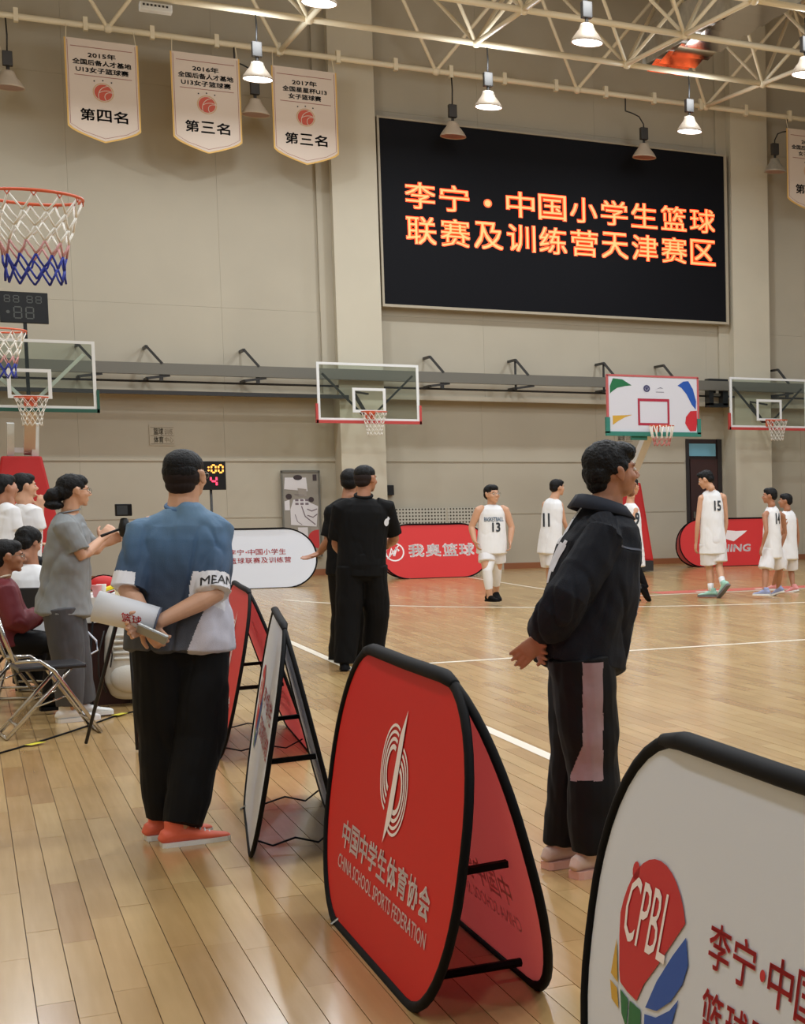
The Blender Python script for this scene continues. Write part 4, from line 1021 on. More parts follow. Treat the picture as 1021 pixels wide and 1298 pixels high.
    if bot:
        b = bmesh.new(); w = bot.get('waist', (.165, .125)); 
        tube(b, [P+spine*.10*s, P+spine*.02*s, P-Vector((0, 0, .06*s))], [(w[0]*.93*s, w[1]*.93*s), (w[0]*s, w[1]*s), (w[0]*1.0*s, w[1]*.92*s)], side=hside, n=24)
        for (Hp, K, A) in ((HR, KR, AR), (HL, KL, AL)):
            if K is None: continue
            r = bot['r']; q = [Hp+Vector((0, 0, .02*s)), mid(Hp, K, .3), mid(Hp, K, .7), K]; rr = [r[0], r[0]*.98, (r[0]+r[1])/2, r[1]]
            if bot.get('short'): q[-1] = mid(Hp, K, bot['short']); q[2] = mid(Hp, K, bot['short']*.65); rr[-1] = r[1]
            else: q += [mid(K, A, .3), mid(K, A, .7), mid(K, A, bot.get('len', .97))]; rr += [r[1]*.97, (r[1]+r[2])/2, r[2]]
            tube(b, q, [x*s for x in rr], side=side, n=20, cap=.1)
        me = remesh(b, max(vox*.95, .005), 2); displace(me, folds(bot.get('fold', .010)*s, 7, 4.5, seed+5))
        out['bottom'] = new_obj(bot.get('name', 'trousers'), me, root, bot['mat'])
    # shoes
    if fit.get('shoe'):
        sm, so = fit['shoe'][:2]; lace = fit['shoe'][2] if len(fit['shoe']) > 2 else M_white
        for k, A in (('r', AR), ('l', AL)):
            if A is None: continue
            yaw = pose.get('f'+k, 0); pit = pose.get('p'+k, 0)
            M = Matrix.Translation(A) @ Matrix.Rotation(yaw, 4, 'Z') @ Matrix.Rotation(pit, 4, 'X') @ Matrix.Translation((0, 0, -.085*s)) @ Matrix.Scale(s*fit.get('shoe_scale', 1.0), 4)
            b = bmesh.new()
            sec = ((-.085, .026, .055), (-.070, .036, .085), (-.03, .039, .105), (.02, .041, .098), (.06, .043, .078), (.11, .047, .058), (.155, .044, .048), (.182, .039, .042), (.197, .027, .034))
            tube(b, [M @ Vector((0, y, (.018+z)/2)) for y, h, z in sec], [(h*s, (z-.018)/2*s) for y, h, z in sec], side=M.to_3x3() @ Vector((1, 0, 0)), n=14, cap=.3)
            tube(b, [M @ Vector((0, -.02, .07)), M @ Vector((0, -.025, .125))], [(.040*s, .048*s), (.038*s, .046*s)], side=M.to_3x3() @ Vector((1, 0, 0)), n=14, cap=.1)
            me = remesh(b, max(vox*.8, .004), 2); sh = new_obj('shoe', me, root, sm)
            b = bmesh.new(); ol = [(h*1.12*q, y) for q in (1,) for y, h, z in sec]; pl = [(h*1.12, y) for y, h, z in sec]+[(-h*1.12, y) for y, h, z in sec[::-1]]
            lo = [b.verts.new(M @ Vector((x, y, 0.0))) for x, y in pl]; hi = [b.verts.new(M @ Vector((x*.98, y, .028))) for x, y in pl]
            b.faces.new(lo[::-1]); b.faces.new(hi)
            for i in range(len(pl)): b.faces.new((lo[i], lo[(i+1) % len(pl)], hi[(i+1) % len(pl)], hi[i]))
            bm_obj('sole', b, so, sh)
            if fit.get('laces'):
                b = bmesh.new()
                for i in range(5):
                    y = .035+i*.019; z = .098-i*.010; tube(b, [M @ Vector((-.024, y, z-.006)), M @ Vector((0, y+.004, z+.002)), M @ Vector((.024, y, z-.006))], [.0032*s]*3, n=5)
                bm_obj('laces', b, lace, sh)
    return out

TEE = [(-.13, .205, .150, -.005), (.10, .200, .142, 0), (.35, .198, .138, 0), (.6, .208, .138, 0), (.78, .212, .130, 0), (.88, .190, .112, 0), (.955, .125, .085, 0), (1.0, .070, .068, 0)]
VEST = [(-.20, .205, .150, 0), (.05, .195, .140, 0), (.35, .178, .128, 0), (.6, .175, .125, 0), (.76, .168, .120, 0), (.88, .150, .104, 0), (.945, .118, .080, 0), (.985, .072, .066, 0)]

class Fr:
    """turns picture positions plus a distance into joints of a person's frame"""
    def __init__(s, px, py, Y, rz, z=0.0):
        p = at_z(px, py, 0.0) if Y is None else at_y(px, py, Y); s.o = Vector((p.x, p.y, 0)); s.rz = rz; s.R = Matrix.Rotation(-rz, 3, 'Z')
    def j(s, px, py, dy=0.0):
        return s.R @ (at_y(px, py, s.o.y+dy)-s.o)
    def d(s, v): return s.R @ Vector(v)

HAIR_CROP = [((0, -.020, .036), (.081, .094, .082)), ((0, .025, .068), (.062, .060, .045)), ((0, -.055, -.005), (.070, .058, .060))]
HAIR_BUZZ = [((0, -.014, .044), (.0770, .0915, .0715)), ((0, -.040, .018), (.0735, .067, .066))]
FADE = [((0, -.028, .0), (.0755, .078, .064)), ((0, -.046, -.040), (.062, .050, .044))]

# --- man in the blue T-shirt, seen from behind
f = Fr(230, 1070, 7.80, math.radians(-18)); j = f.j
M_bluetee = mat('blue_tee', rgb(62, 96, 134), .7, bump=.25, bscale=300)
def grad_mat(name, stops, rough=.7, lo=.7, hi=1.5, bs=300):
    m = mat(name, (1, 1, 1, 1), rough, bump=.25, bscale=bs); nt = m.node_tree; b = nt.nodes['Principled BSDF']
    tc = nt.nodes.new('ShaderNodeTexCoord'); sp = nt.nodes.new('ShaderNodeSeparateXYZ'); nt.links.new(tc.outputs['Object'], sp.inputs[0])
    mr = nt.nodes.new('ShaderNodeMapRange'); mr.inputs[1].default_value = lo; mr.inputs[2].default_value = hi; nt.links.new(sp.outputs['Z'], mr.inputs[0])
    cr = nt.nodes.new('ShaderNodeValToRGB'); e = cr.color_ramp.elements
    e[0].position, e[0].color = stops[0][0], stops[0][1]; e[1].position, e[1].color = stops[-1][0], stops[-1][1]
    for p_, c_ in stops[1:-1]: q = cr.color_ramp.elements.new(p_); q.color = c_
    nt.links.new(mr.outputs[0], cr.inputs[0]); nt.links.new(cr.outputs[0], b.inputs['Base Color']); return m
M_tee = grad_mat('ombre_tee', [(0, rgb(76, 78, 86)), (.30, rgb(60, 66, 78)), (.55, rgb(50, 70, 96)), (.8, rgb(72, 104, 138)), (1, rgb(98, 130, 158))], lo=.85, hi=1.48)
M_teew = mat('tee_white_panel', rgb(206, 202, 212), .7, bump=.25, bscale=300)
wr = j(200, 789, -.215); wl = j(186, 786, -.17)
pose = dict(pelvis=j(230, 812), neck=j(232, 646), head=j(235, 603, .02), sr=j(275, 673, .02), sl=j(180, 676, .0), er=j(272, 754, -.15), wr=wr, el=j(163, 750, -.10), wl=wl,
            hr=(f.d((-1, -.05, -.22)), f.d((.1, -1, .0)), .9), hl=(f.d((.15, -.25, -.35))-Vector((0, 0, 0)), f.d((.3, .9, .2)), 1.1),
            kr=j(254, 935, -.03), kl=j(208, 935, .06), ar=j(230, 1049, -.10), al=j(209, 1040, .10), fr=math.radians(-66), fl=math.radians(-62), hyaw=math.radians(-16), hpitch=.02)
A = make_person('man in blue ombre T-shirt seen from behind, hands behind back', f.o, f.rz, 1.75, pose,
    dict(top=dict(rings=[(-.06, .226, .176, -.01), (.10, .218, .166, -.01), (.35, .210, .150, -.01), (.6, .205, .145, 0), (.78, .204, .134, 0), (.88, .185, .115, 0), (.955, .130, .088, 0), (1.02, .072, .068, 0)],
                  sleeve=(.98, .074, .078, 0, 0), mat=[M_tee, M_teew], fold=.020, collar=(.011, mat('tee_rib', rgb(74, 108, 146), .7))),
         bottom=dict(r=(.118, .108, .082), mat=mat('black_trousers', rgb(7, 7, 9), .75, spec=.25), waist=(.166, .128), fold=.009, len=.96),
         shoe=(mat('coral_knit', rgb(238, 112, 84), .6), M_white), laces=True, hair=HAIR_BUZZ, fade=FADE, glasses=True, hair_rough=.0015, arm=1.08, neckr=1.15), vox=.005, seed=1.3, skin=M_skin)
# white hem panel on his right side
me = A['top'].data; R_ = Matrix.Rotation(f.rz, 3, 'Z')
apex = at_y(268, 757, f.o.y-.1); bl = at_y(236, 830, f.o.y-.15)
def px_of(p):
    v = p-Vector((0, 0, EYE)); z = v.dot(FWD); return CX+FPX*v.dot(RGT)/z, CY-FPX*v.dot(UPV)/z
la = f.R @ (apex-f.o); lb = f.R @ (bl-f.o)
for p_ in me.polygons:
    c = p_.center
    if c.y < .06 and c.z < la.z+.02:
        t = (la.z-c.z)/(la.z-lb.z); xl = la.x+(lb.x-la.x)*t
        if c.x > xl: p_.material_index = 1
M_band = mat('sleeve_white', rgb(228, 226, 230), .6); me.materials.append(M_band)
for E_, S_ in ((pose['er'], pose['sr']), (pose['el'], pose['sl'])):
    ax = E_-S_; L2 = ax.length_squared
    for p_ in me.polygons:
        c = p_.center; t = (c-S_).dot(ax)/L2
        if 1.10 > t > .74 and (c-S_-ax*t).length < .102 and (c.x*S_.x > 0) and abs(c.x) > .10 and c.y < E_.y+.085: p_.material_index = 2
a0 = pose['sr']+(pose['er']-pose['sr'])*.87
mw_ = frame(a0, f.d((1, .12, -.03)), -(pose['er']-pose['sr'])); b = bmesh.new(); put_text(b, 'MEAN', -.07, .070, -.022, .020, 0, bold=.01)
project_decal('lettering', b, M_blackink, A['root'], mw_, [A['top']], off=.003, cut=.02)
# rolled-up paper and phone held behind his back
pr = thing('paper_roll', 'large rolled white paper tube held behind blue-shirted man', 'paper roll', at_y(155, 777, f.o.y-.20))
o_ = pr.location.copy(); a = at_y(121, 768, f.o.y-.16)-o_; c = at_y(200, 787, f.o.y-.205)-o_
b = bmesh.new(); rings = tube(b, [a, a*.5+c*.5, c], [.068, .066, .060], side=(0, 0, 1), n=28, cap=0); bm_obj('sheet', b, mat('paper_white', rgb(226, 228, 234), .5), pr, smooth=True)
b = bmesh.new(); dv = (c-a).normalized(); tube(b, [c-dv*.004, c+dv*.002], [.0615, .0615], side=(0, 0, 1), n=28, cap=0); bm_obj('end_edge', b, mat('paper_edge_grey', rgb(92, 98, 116), .6), pr, smooth=True)
b = bmesh.new(); put_text(b, '篮球', -.05, .03, -.02, .02, 0, bold=.01); rollm = [x for x in pr.children if x.name.startswith('sheet')][0]
project_decal('print', b, M_redink, pr, frame((a*.45+c*.55)+Vector((0, -.12, -.02)), dv, Vector((0, 0, 1))), [rollm], off=.002, cut=.02)
ph = thing('mobile_phone', 'silver phone in the hand of the blue-shirted man', 'phone', at_y(193, 803, f.o.y-.27), 0)
b = bmesh.new(); box(b, -.065, .065, -.005, .005, -.034, .034); bm_obj('phone_body', b, mat('phone_silver', rgb(196, 200, 200), .3, metal=.3), ph, bevel=.004)
b = bmesh.new(); box(b, -.061, .061, -.008, -.0052, -.031, .031); bm_obj('case_back', b, mat('case_grey', rgb(150, 154, 156), .35), ph)
ph.rotation_euler = (.9, .50, -.25)

# --- man in the dark denim jacket, in profile
f = Fr(738, 1105, 6.24, math.radians(-80)); j = f.j
M_denim = mat('dark_denim', rgb(15, 18, 27), .8, bump=.35, bscale=260, vary=.25, vscale=5, spec=.3); M_trk = mat('track_black', rgb(7, 6, 8), .7, spec=.25)
pose = dict(pelvis=j(738, 828), neck=j(764, 645, .04), head=j(777, 598, .05), sr=j(768, 680, -.155), sl=j(768, 672, .20), er=j(716, 765, -.21), wr=j(688, 808, -.06), el=j(712, 768, .25), wl=j(690, 806, .06),
            hr=(f.d((-.5, .25, -.5)), f.d((.4, 1, .1)), .42), hl=(f.d((-.5, -.8, -.4)), f.d((.5, .6, .3)), .5),
            kr=j(752, 962, -.08), kl=j(730, 958, .10), ar=j(752, 1082, -.10), al=j(717, 1071, .11), fr=math.radians(8), fl=math.radians(2), hyaw=math.radians(-4), hpitch=.10)
HAIR_D = [((0, -.022, .040), (.083, .098, .086)), ((0, .040, .074), (.066, .062, .040)), ((0, -.065, .0), (.072, .056, .062)), ((.0, .066, .058), (.055, .030, .022)), ((.066, -.012, .022), (.018, .05, .034)), ((-.066, -.012, .022), (.018, .05, .034)), ((0, -.072, -.045), (.055, .036, .035))]
B = make_person('man in dark denim jacket and black track trousers, in profile', f.o, f.rz, 1.78, pose,
    dict(top=dict(name='denim_jacket', rings=[(-.08, .20, .178, .0), (.0, .205, .180, .0), (.25, .21, .180, .0), (.5, .22, .182, -.012), (.72, .222, .165, -.02), (.86, .20, .135, -.02), (.95, .13, .10, 0), (1.01, .078, .080, 0)],
                  sleeve=(1, .088, .088, .90, .068), mat=M_denim, fold=.020),
         bottom=dict(r=(.128, .108, .086), mat=[M_trk, mat('mauve_panel', rgb(152, 128, 132), .6, vary=.1, vscale=12)], waist=(.18, .155), fold=.012, len=.97),
         shoe=(mat('beige_sneaker', rgb(206, 184, 170), .6), mat('pink_sole', rgb(220, 176, 160), .6)), laces=True, shoe_scale=1.12, cover=.78, hair=HAIR_D, hair_rough=.004), vox=.005, seed=4.1, skin=M_skin2)
# side panel on the near trouser leg
me = B['bottom'].data
for p_ in me.polygons:
    c = p_.center; w_ = Matrix.Rotation(f.rz, 3, 'Z') @ c + f.o; n_ = p_.normal
    if n_.x > -.1 and c.x > .02:
        x, y = px_of(w_)
        if 840 < y < 990:
            xr = 765; xl = 739 if y < 945 else 739-(y-945)*.42
            if xl < x < xr: p_.material_index = 1
# white strokes on the jacket back, collar, placket and buttons
JB = B['top']; wr3 = f.R
def wframe(px, py, N, Y=None):
    c = wr3 @ (at_y(px, py, f.o.y-.0)-f.o); Nv = wr3 @ Vector(N).normalized(); V = Vector((0, 0, 1)); U = V.cross(Nv).normalized(); V = Nv.cross(U)
    return Matrix(((U.x, V.x, Nv.x, c.x), (U.y, V.y, Nv.y, c.y), (U.z, V.z, Nv.z, c.z), (0, 0, 0, 1)))
b = bmesh.new()
for pts, w_ in (([(.035, .16), (.0, .11), (-.035, .04), (-.055, .00)], .03), ([(-.01, .12), (-.045, .06), (-.06, .02)], .028), ([(-.015, -.01), (-.05, -.06), (-.075, -.115)], .045), ([(-.075, -.115), (-.09, -.16)], .022), ([(-.02, -.03), (.0, .0)], .02)): stroke(b, pts, w_)
project_decal('back_print', b, mat('jacket_print', rgb(214, 214, 220), .6), B['root'], wframe(722, 688, (-.6, -1, .25)), [JB], off=.004, cut=.02)
for k, (x, y) in enumerate(((796, 713), (791, 742), (789, 777), (786, 812), (781, 846))):
    b = bmesh.new(); disc(b, 0, 0, .011, k=12); disc(b, 0, 0, .006, .001, k=8, mi=1); project_decal('button', b, [M_chrome, M_dark], B['root'], wframe(x-4, y, (.55, -1, 0)), [JB], off=.004, cut=.05)
b = bmesh.new(); stroke(b, [(.012, .26), (.0, .1), (-.008, -.05), (-.03, -.24)], .006); project_decal('placket_seam', b, mat('seam_grey', rgb(86, 90, 104), .7), B['root'], wframe(783, 765, (.5, -1, 0)), [JB], off=.003, cut=.02)
b = bmesh.new(); stroke(b, [(-.10, 0), (-.03, -.012), (.05, -.02)], .008); project_decal('pocket_seam', b, MATS['seam_grey'], B['root'], wframe(780, 695, (.3, -1, .1)), [JB], off=.003, cut=.02)
b = bmesh.new(); N_ = pose['neck']; cv = []
for k in range(17):
    a_ = -PI*.5+PI*2*k/16; cv.append((N_+Vector((.086*math.cos(a_), .088*math.sin(a_)-.004, .012-.03*math.sin(a_)))))
rg = []
for q in cv:
    d_ = (q-N_); d_.z = 0; d_.normalize(); rg.append([b.verts.new(q+d_*.0+Vector((0, 0, .022))), b.verts.new(q+d_*.016+Vector((0, 0, .020))), b.verts.new(q+d_*.052+Vector((0, 0, -.030))), b.verts.new(q+d_*.042+Vector((0, 0, -.034)))])
for i in range(16):
    for k in range(3): b.faces.new((rg[i][k], rg[i][k+1], rg[i+1][k+1], rg[i+1][k]))
    b.faces.new((rg[i][3], rg[i][0], rg[i+1][0], rg[i+1][3]))
bm_obj('collar', b, mat('denim_collar', rgb(24, 30, 44), .8), B['root'], smooth=True)
b = bmesh.new(); c0 = j(770, 872, -.19); tube(b, [j(762, 855, -.17), j(771, 872, -.19), j(765, 886, -.18), j(757, 878, -.18)], [.003]*4, n=5); bm_obj('drawstring', b, M_wprint, B['root'])

# --- woman in the grey T-shirt
f = Fr(88, 908, 12.45, math.radians(-72)); j = f.j
M_gtee = mat('grey_tee', rgb(138, 142, 144), .75, bump=.2, bscale=250)
pose = dict(pelvis=j(80, 768), neck=j(88, 650), head=j(94, 622, .0), sr=j(85, 668, -.15), sl=j(92, 664, .15), er=j(104, 706, -.16), wr=j(128, 684, .02), el=j(118, 700, .2), wl=j(130, 690, .22),
            hr=(f.d((.6, .3, .7)), f.d((.3, 1, 0)), .6), hl=(f.d((.8, .1, .4)), f.d((0, -1, 0)), .8),
            kr=j(86, 832, -.07), kl=j(94, 832, .07), ar=j(88, 900, -.07), al=j(105, 893, .12), fr=math.radians(-4), fl=math.radians(-8), hyaw=math.radians(-2), hpitch=-.02)
HAIR_W = HAIR_CROP+[((0, -.085, -.012), (.062, .050, .058)), ((0, -.135, -.035), (.050, .048, .052)), ((0, -.165, -.05), (.026, .035, .030)), ((0, -.13, -.10), (.050, .062, .032)), ((0, .050, .062), (.058, .035, .032))]
Wm = make_person('woman in grey T-shirt with black hair bun, standing at table', f.o, f.rz, 1.68, pose,
    dict(top=dict(rings=[(-.08, .205, .178, -.01), (.1, .192, .170, -.01), (.35, .180, .160, -.01), (.6, .185, .15, 0), (.78, .19, .14, 0), (.88, .17, .12, 0), (.955, .12, .088, 0), (1.0, .066, .064, 0)], sleeve=(.80, .082, .082, 0, 0), mat=M_gtee, fold=.022, collar=(.006, M_gtee)),
         bottom=dict(r=(.125, .108, .085), mat=mat('charcoal_trousers', rgb(76, 76, 80), .8), waist=(.155, .125), fold=.010, len=.93),
         shoe=(M_white, M_white, M_blackink), hair=HAIR_W, hair_rough=.004, glasses=True, laces=True), vox=.008, seed=8.2)

# --- two officials in black
M_polo = mat('black_polo', rgb(7, 7, 8), .75, spec=.2); M_btr = mat('black_slacks', rgb(6, 6, 7), .75, spec=.2)
f = Fr(459, 850, 14.6, math.radians(-22)); j = f.j
pose = dict(pelvis=j(459, 718), neck=j(461, 630), head=j(464, 607, .02), sr=j(490, 643, -.0), sl=j(432, 645), er=j(500, 683, .10), wr=j(494, 690, .32), el=j(427, 690, .08), wl=j(432, 700, .3),
            hr=(f.d((0, 1, -.1)), f.d((-1, 0, 0)), .6), hl=(f.d((0, 1, -.1)), f.d((1, 0, 0)), .6), kr=j(478, 780, .05), kl=j(442, 782, 0), ar=j(473, 833, .15), al=j(437, 842, -.02), fr=math.radians(-30), fl=math.radians(10), hyaw=math.radians(-30), hpitch=.0)
R1 = make_person('official in black polo and trousers, short cropped hair, from behind', f.o, f.rz, 1.82, pose,
    dict(top=dict(rings=TEE, sleeve=(.85, .076, .076, 0, 0), mat=M_polo, fold=.009, collar=(.014, M_polo)), bottom=dict(r=(.120, .105, .085), mat=M_btr, waist=(.185, .15), fold=.008),
         shoe=(M_black, M_black, M_black), hair=[((0, -.014, .047), (.0775, .092, .068))], fade=[((0, -.024, .012), (.0765, .083, .068)), ((0, -.045, -.025), (.064, .056, .046))], arm=1.1), vox=.008, seed=2.2, skin=M_skin2)
b = bmesh.new(); b2 = b; disc(b, 0, 0, .035, k=16); disc(b, 0.02, .03, .02, .001, k=10)
project_decal('sleeve_badge', b, M_wprint, R1['root'], frame(j(497, 662, -.1), f.d((.5, .8, 0)), (0, 0, 1)), [R1['top']], off=.004)
f = Fr(440, 842, 15.4, math.radians(-15)); j = f.j
pose = dict(pelvis=j(444, 716), neck=j(441, 632), head=j(445, 611, .02), sr=j(468, 648), sl=j(424, 650), er=j(475, 690, .08), wr=j(470, 700, .25), el=j(416, 686, -.0), wl=j(405, 701, .12),
            hl=(f.d((-.9, .0, -.35)), f.d((0, -.3, 1)), .25), hr=(f.d((0, 1, 0)), f.d((-1, 0, 0)), .6), kr=j(462, 780, .0), kl=j(436, 780, .08), ar=j(448, 832, .1), al=j(428, 840, .25), fr=math.radians(-50), fl=math.radians(-10), hyaw=math.radians(-10))
make_person('official in black behind the cropped-hair one, left palm held out', f.o, f.rz, 1.82, pose,
    dict(top=dict(rings=TEE, sleeve=(.85, .076, .074, 0, 0), mat=M_polo, fold=.009), bottom=dict(r=(.112, .10, .08), mat=M_btr, fold=.008), shoe=(M_black, M_black, M_black), hair=HAIR_CROP), vox=.009, seed=3.2, skin=M_skin2)

# --- young players in white
M_jer = mat('white_jersey', rgb(234, 234, 236), .65); M_jers = mat('white_shorts', rgb(228, 226, 228), .65); M_num = mat('number_ink', rgb(40, 46, 54), .6)
GP = 'young players in white numbered kit'
def number(P_, f, s, px, py, face, w=.13, h=.19, dx=0, name='number'):
    Nv = f.R @ Vector(face).normalized(); c = f.j(px, py, 0); V = Vector((0, 0, 1)); U = V.cross(Nv).normalized()
    b = bmesh.new(); put_text(b, s, -w/2, w/2, -h/2, h/2, 0, bold=.03)
    project_decal(name, b, M_num, P_['root'], Matrix(((U.x, 0, Nv.x, c.x), (U.y, 0, Nv.y, c.y), (U.z, 1, Nv.z, c.z), (0, 0, 0, 1))), [P_['top']], off=.008, cut=.05)
def kit(top=VEST, short=.85, shoe=None, hair=HAIR_CROP, r=(.115, .125, 0), **k):
    d_ = dict(top=dict(name='jersey', rings=top, mat=M_jer, fold=.008), bottom=dict(name='shorts', r=r, short=short, mat=M_jers, waist=(.17, .14), fold=.006), shoe=shoe or (M_white, M_white), hair=hair, arm=.86, cover=.9, hscale=1.12, hair_rough=.003); d_.update(k); return d_
# number 13, walking towards the camera
f = Fr(626, 765, 22.0, math.radians(195)); j = f.j
pose = dict(pelvis=j(624, 691), neck=j(624, 639), head=j(624, 626.5, -.03), sr=j(607, 647), sl=j(641, 647), er=j(598, 668, .04), wr=j(602, 686, -.05), el=j(649, 668), wl=j(647, 687, -.05),
            hr=(f.d((.3, -.3, -1)), f.d((1, 0, 0)), .5), hl=(f.d((-.1, -.2, -1)), f.d((-1, 0, 0)), .8), kr=j(618, 724, -.12), kl=j(630, 723, .12), ar=j(621, 755, -.10), al=j(629, 749, .25), fr=math.radians(5), fl=math.radians(-15), pl=-.35, hyaw=math.radians(5), hpitch=.05)
Pq = make_person('stocky boy in white jersey number 13, walking toward the camera', f.o, f.rz, 1.66, pose, kit(top=[(t, a*1.12, d_*1.12, y) for t, a, d_, y in VEST], shoe=(M_black, M_black), short=.62, leg=1.15, glasses=True, arm=1.2, hscale=1.25), vox=.011, seed=5.5, group=GP)
b = bmesh.new()
for (Hn, K, A_) in (('kr', 'kr', 'ar'), ('kl', 'kl', 'al')):
    K_ = Vector(pose[K]); Q = Vector(pose[A_]); Pp = Vector(pose['pelvis']); tube(b, [K_+(Pp-K_)*.5+Vector((0, 0, 0)), K_, K_+(Q-K_)*.35, K_+(Q-K_)*.75], [.085, .068, .066, .050], n=14, cap=.1)
new_obj('leggings', remesh(b, .011, 2), Pq['root'], M_jer)
number(Pq, f, '13', 629, 668, (-.25, -1, 0), .11, .13); b = bmesh.new()
put_text(b, 'BASKETBALL', -.13, .13, -.03, .03, 0, bold=.02); cc = j(626, 658, 0); Nv = f.R @ Vector((-.25, -1, 0)).normalized(); U = Vector((0, 0, 1)).cross(Nv)
project_decal('chest_lettering', b, mat('chest_ink', rgb(92, 112, 132), .6), Pq['root'], Matrix(((U.x, 0, Nv.x, cc.x), (U.y, 0, Nv.y, cc.y), (U.z, 1, Nv.z, cc.z), (0, 0, 0, 1))), [Pq['top']], off=.008, cut=.05)
# number 11, back three-quarter, facing right
f = Fr(699, 757, 23.0, math.radians(-50)); j = f.j
pose = dict(pelvis=j(698, 690), neck=j(702, 631), head=j(707, 618), sr=j(711, 641, -.08), sl=j(691, 640, .12), er=j(716, 662, -.05), wr=j(722, 680, .1), el=j(692, 662, .2), wl=j(700, 682, .3), hr=(f.d((.5, .6, -.5)), f.d((0, 1, 0)), .5), hl=(f.d((.5, .6, -.5)), f.d((0, -1, 0)), .5),
            kr=j(702, 722, -.05), kl=j(697, 722, .1), ar=j(700, 749, -.08), al=j(698, 747, .12), hyaw=math.radians(-25))
Pq = make_person('boy in white jersey number 11, left of the denim-jacket man', f.o, f.rz, 1.70, pose, kit(hair=HAIR_CROP+[((0, .05, .07), (.06, .04, .03))]), vox=.011, seed=6.5, group=GP)
number(Pq, f, '11', 693, 659, (-.35, -1, 0), .10, .20)
# number 9, mostly hidden behind the denim jacket
f = Fr(803, 764, 21.3, math.radians(-60)); j = f.j
pose = dict(pelvis=j(802, 694), neck=j(799, 637), head=j(802, 617), sr=j(806, 648, -.12), sl=j(792, 646, .12), er=j(800, 668, -.14), wr=j(812-8, 686, .0), el=j(795, 668, .15), wl=j(800, 684, .25), hr=(f.d((.3, .3, -1)), f.d((0, 1, 0)), .5), hl=(f.d((.3, .3, -1)), f.d((0, 1, 0)), .5),
            kr=j(808, 722, -.1), kl=j(801, 725, .1), ar=j(819, 745, -.15), al=j(800, 756, .1), fr=math.radians(-10), pr=-.9, hyaw=0)
Pq = make_person('player number 9 in black tights, mostly behind denim-jacket man', f.o, f.rz, 1.70, pose, kit(shoe=(M_black, M_black)), vox=.011, seed=7.5, group=GP)
b = bmesh.new()
for K, A_ in (('kr', 'ar'), ('kl', 'al')):
    K_ = Vector(pose[K]); Q = Vector(pose[A_]); Pp = Vector(pose['pelvis']); tube(b, [K_+(Pp-K_)*.4, K_, K_+(Q-K_)*.35, Q], [.085, .066, .064, .045], n=14, cap=.1)
new_obj('tights', remesh(b, .011, 2), Pq['root'], M_black)
number(Pq, f, '9', 803, 657, (.0, -1, 0), .07, .17)
# number 15, tall, looking down
f = Fr(907, 757, 21.5, math.radians(4)); j = f.j
pose = dict(pelvis=j(904, 688), neck=j(902, 620), head=j(895, 608, -.03), sr=j(918, 631), sl=j(889, 633), er=j(921, 662, .06), wr=j(917, 686, .12), el=j(885, 662, .0), wl=j(883, 688, .08), hr=(f.d((0, .2, -1)), f.d((-1, 0, 0)), .5), hl=(f.d((-.1, .1, -1)), f.d((1, 0, 0)), .5),
            kr=j(912, 718, -.02), kl=j(900, 722, .05), ar=j(917, 741, -.28), al=j(902, 749, .0), fr=math.radians(20), fl=math.radians(45), pr=-.75, hyaw=math.radians(50), hpitch=-.35)
Pq = make_person('tall boy in white jersey number 15, looking down, in front of door', f.o, f.rz, 1.80, pose, kit(short=.78, shoe=(mat('mint_shoe', rgb(160, 206, 190), .6), mat('grey_sole', rgb(110, 108, 112), .6)), hair=HAIR_CROP+[((0, .03, .085), (.05, .06, .03))], hair_rough=.006), vox=.011, seed=9.1, group=GP)
number(Pq, f, '15', 906, 641, (.0, -1, 0), .115, .15)
for A_, K in (('ar', 'kr'), ('al', 'kl')):
    b = bmesh.new(); Q = Vector(pose[A_]); K_ = Vector(pose[K]); tube(b, [Q+(K_-Q)*.35, Q], [.046, .042], n=12, cap=.1); bm_obj('sock', b, M_jer, Pq['root'], smooth=True)

# number 14 walking left
f = Fr(978, 757, 21.0, math.radians(28)); j = f.j
pose = dict(pelvis=j(979, 696), neck=j(979, 641), head=j(976, 628.5, -.03), sr=j(993, 655, .14), sl=j(970, 654, -.12), er=j(996, 676, .2), wr=j(990, 695, .25), el=j(972, 674, -.2), wl=j(967, 692, -.15), hr=(f.d((-.2, .2, -1)), f.d((-1, 0, 0)), .5), hl=(f.d((-.4, 0, -1)), f.d((1, 0, 0)), .5),
            kr=j(989, 722, .1), kl=j(971, 724, -.08), ar=j(987, 746, .22), al=j(970, 748, -.15), fr=math.radians(5), fl=math.radians(15), pr=-.3, hyaw=math.radians(35))
Pq = make_person('boy in white jersey number 14 walking left, near right edge', f.o, f.rz, 1.62, pose, kit(short=.88, shoe=(mat('blue_white_shoe', rgb(150, 160, 200), .6), M_white)), vox=.011, seed=10.1, group=GP, skin=M_skin2)
number(Pq, f, '14', 982, 657, (.15, -1, 0), .10, .16)
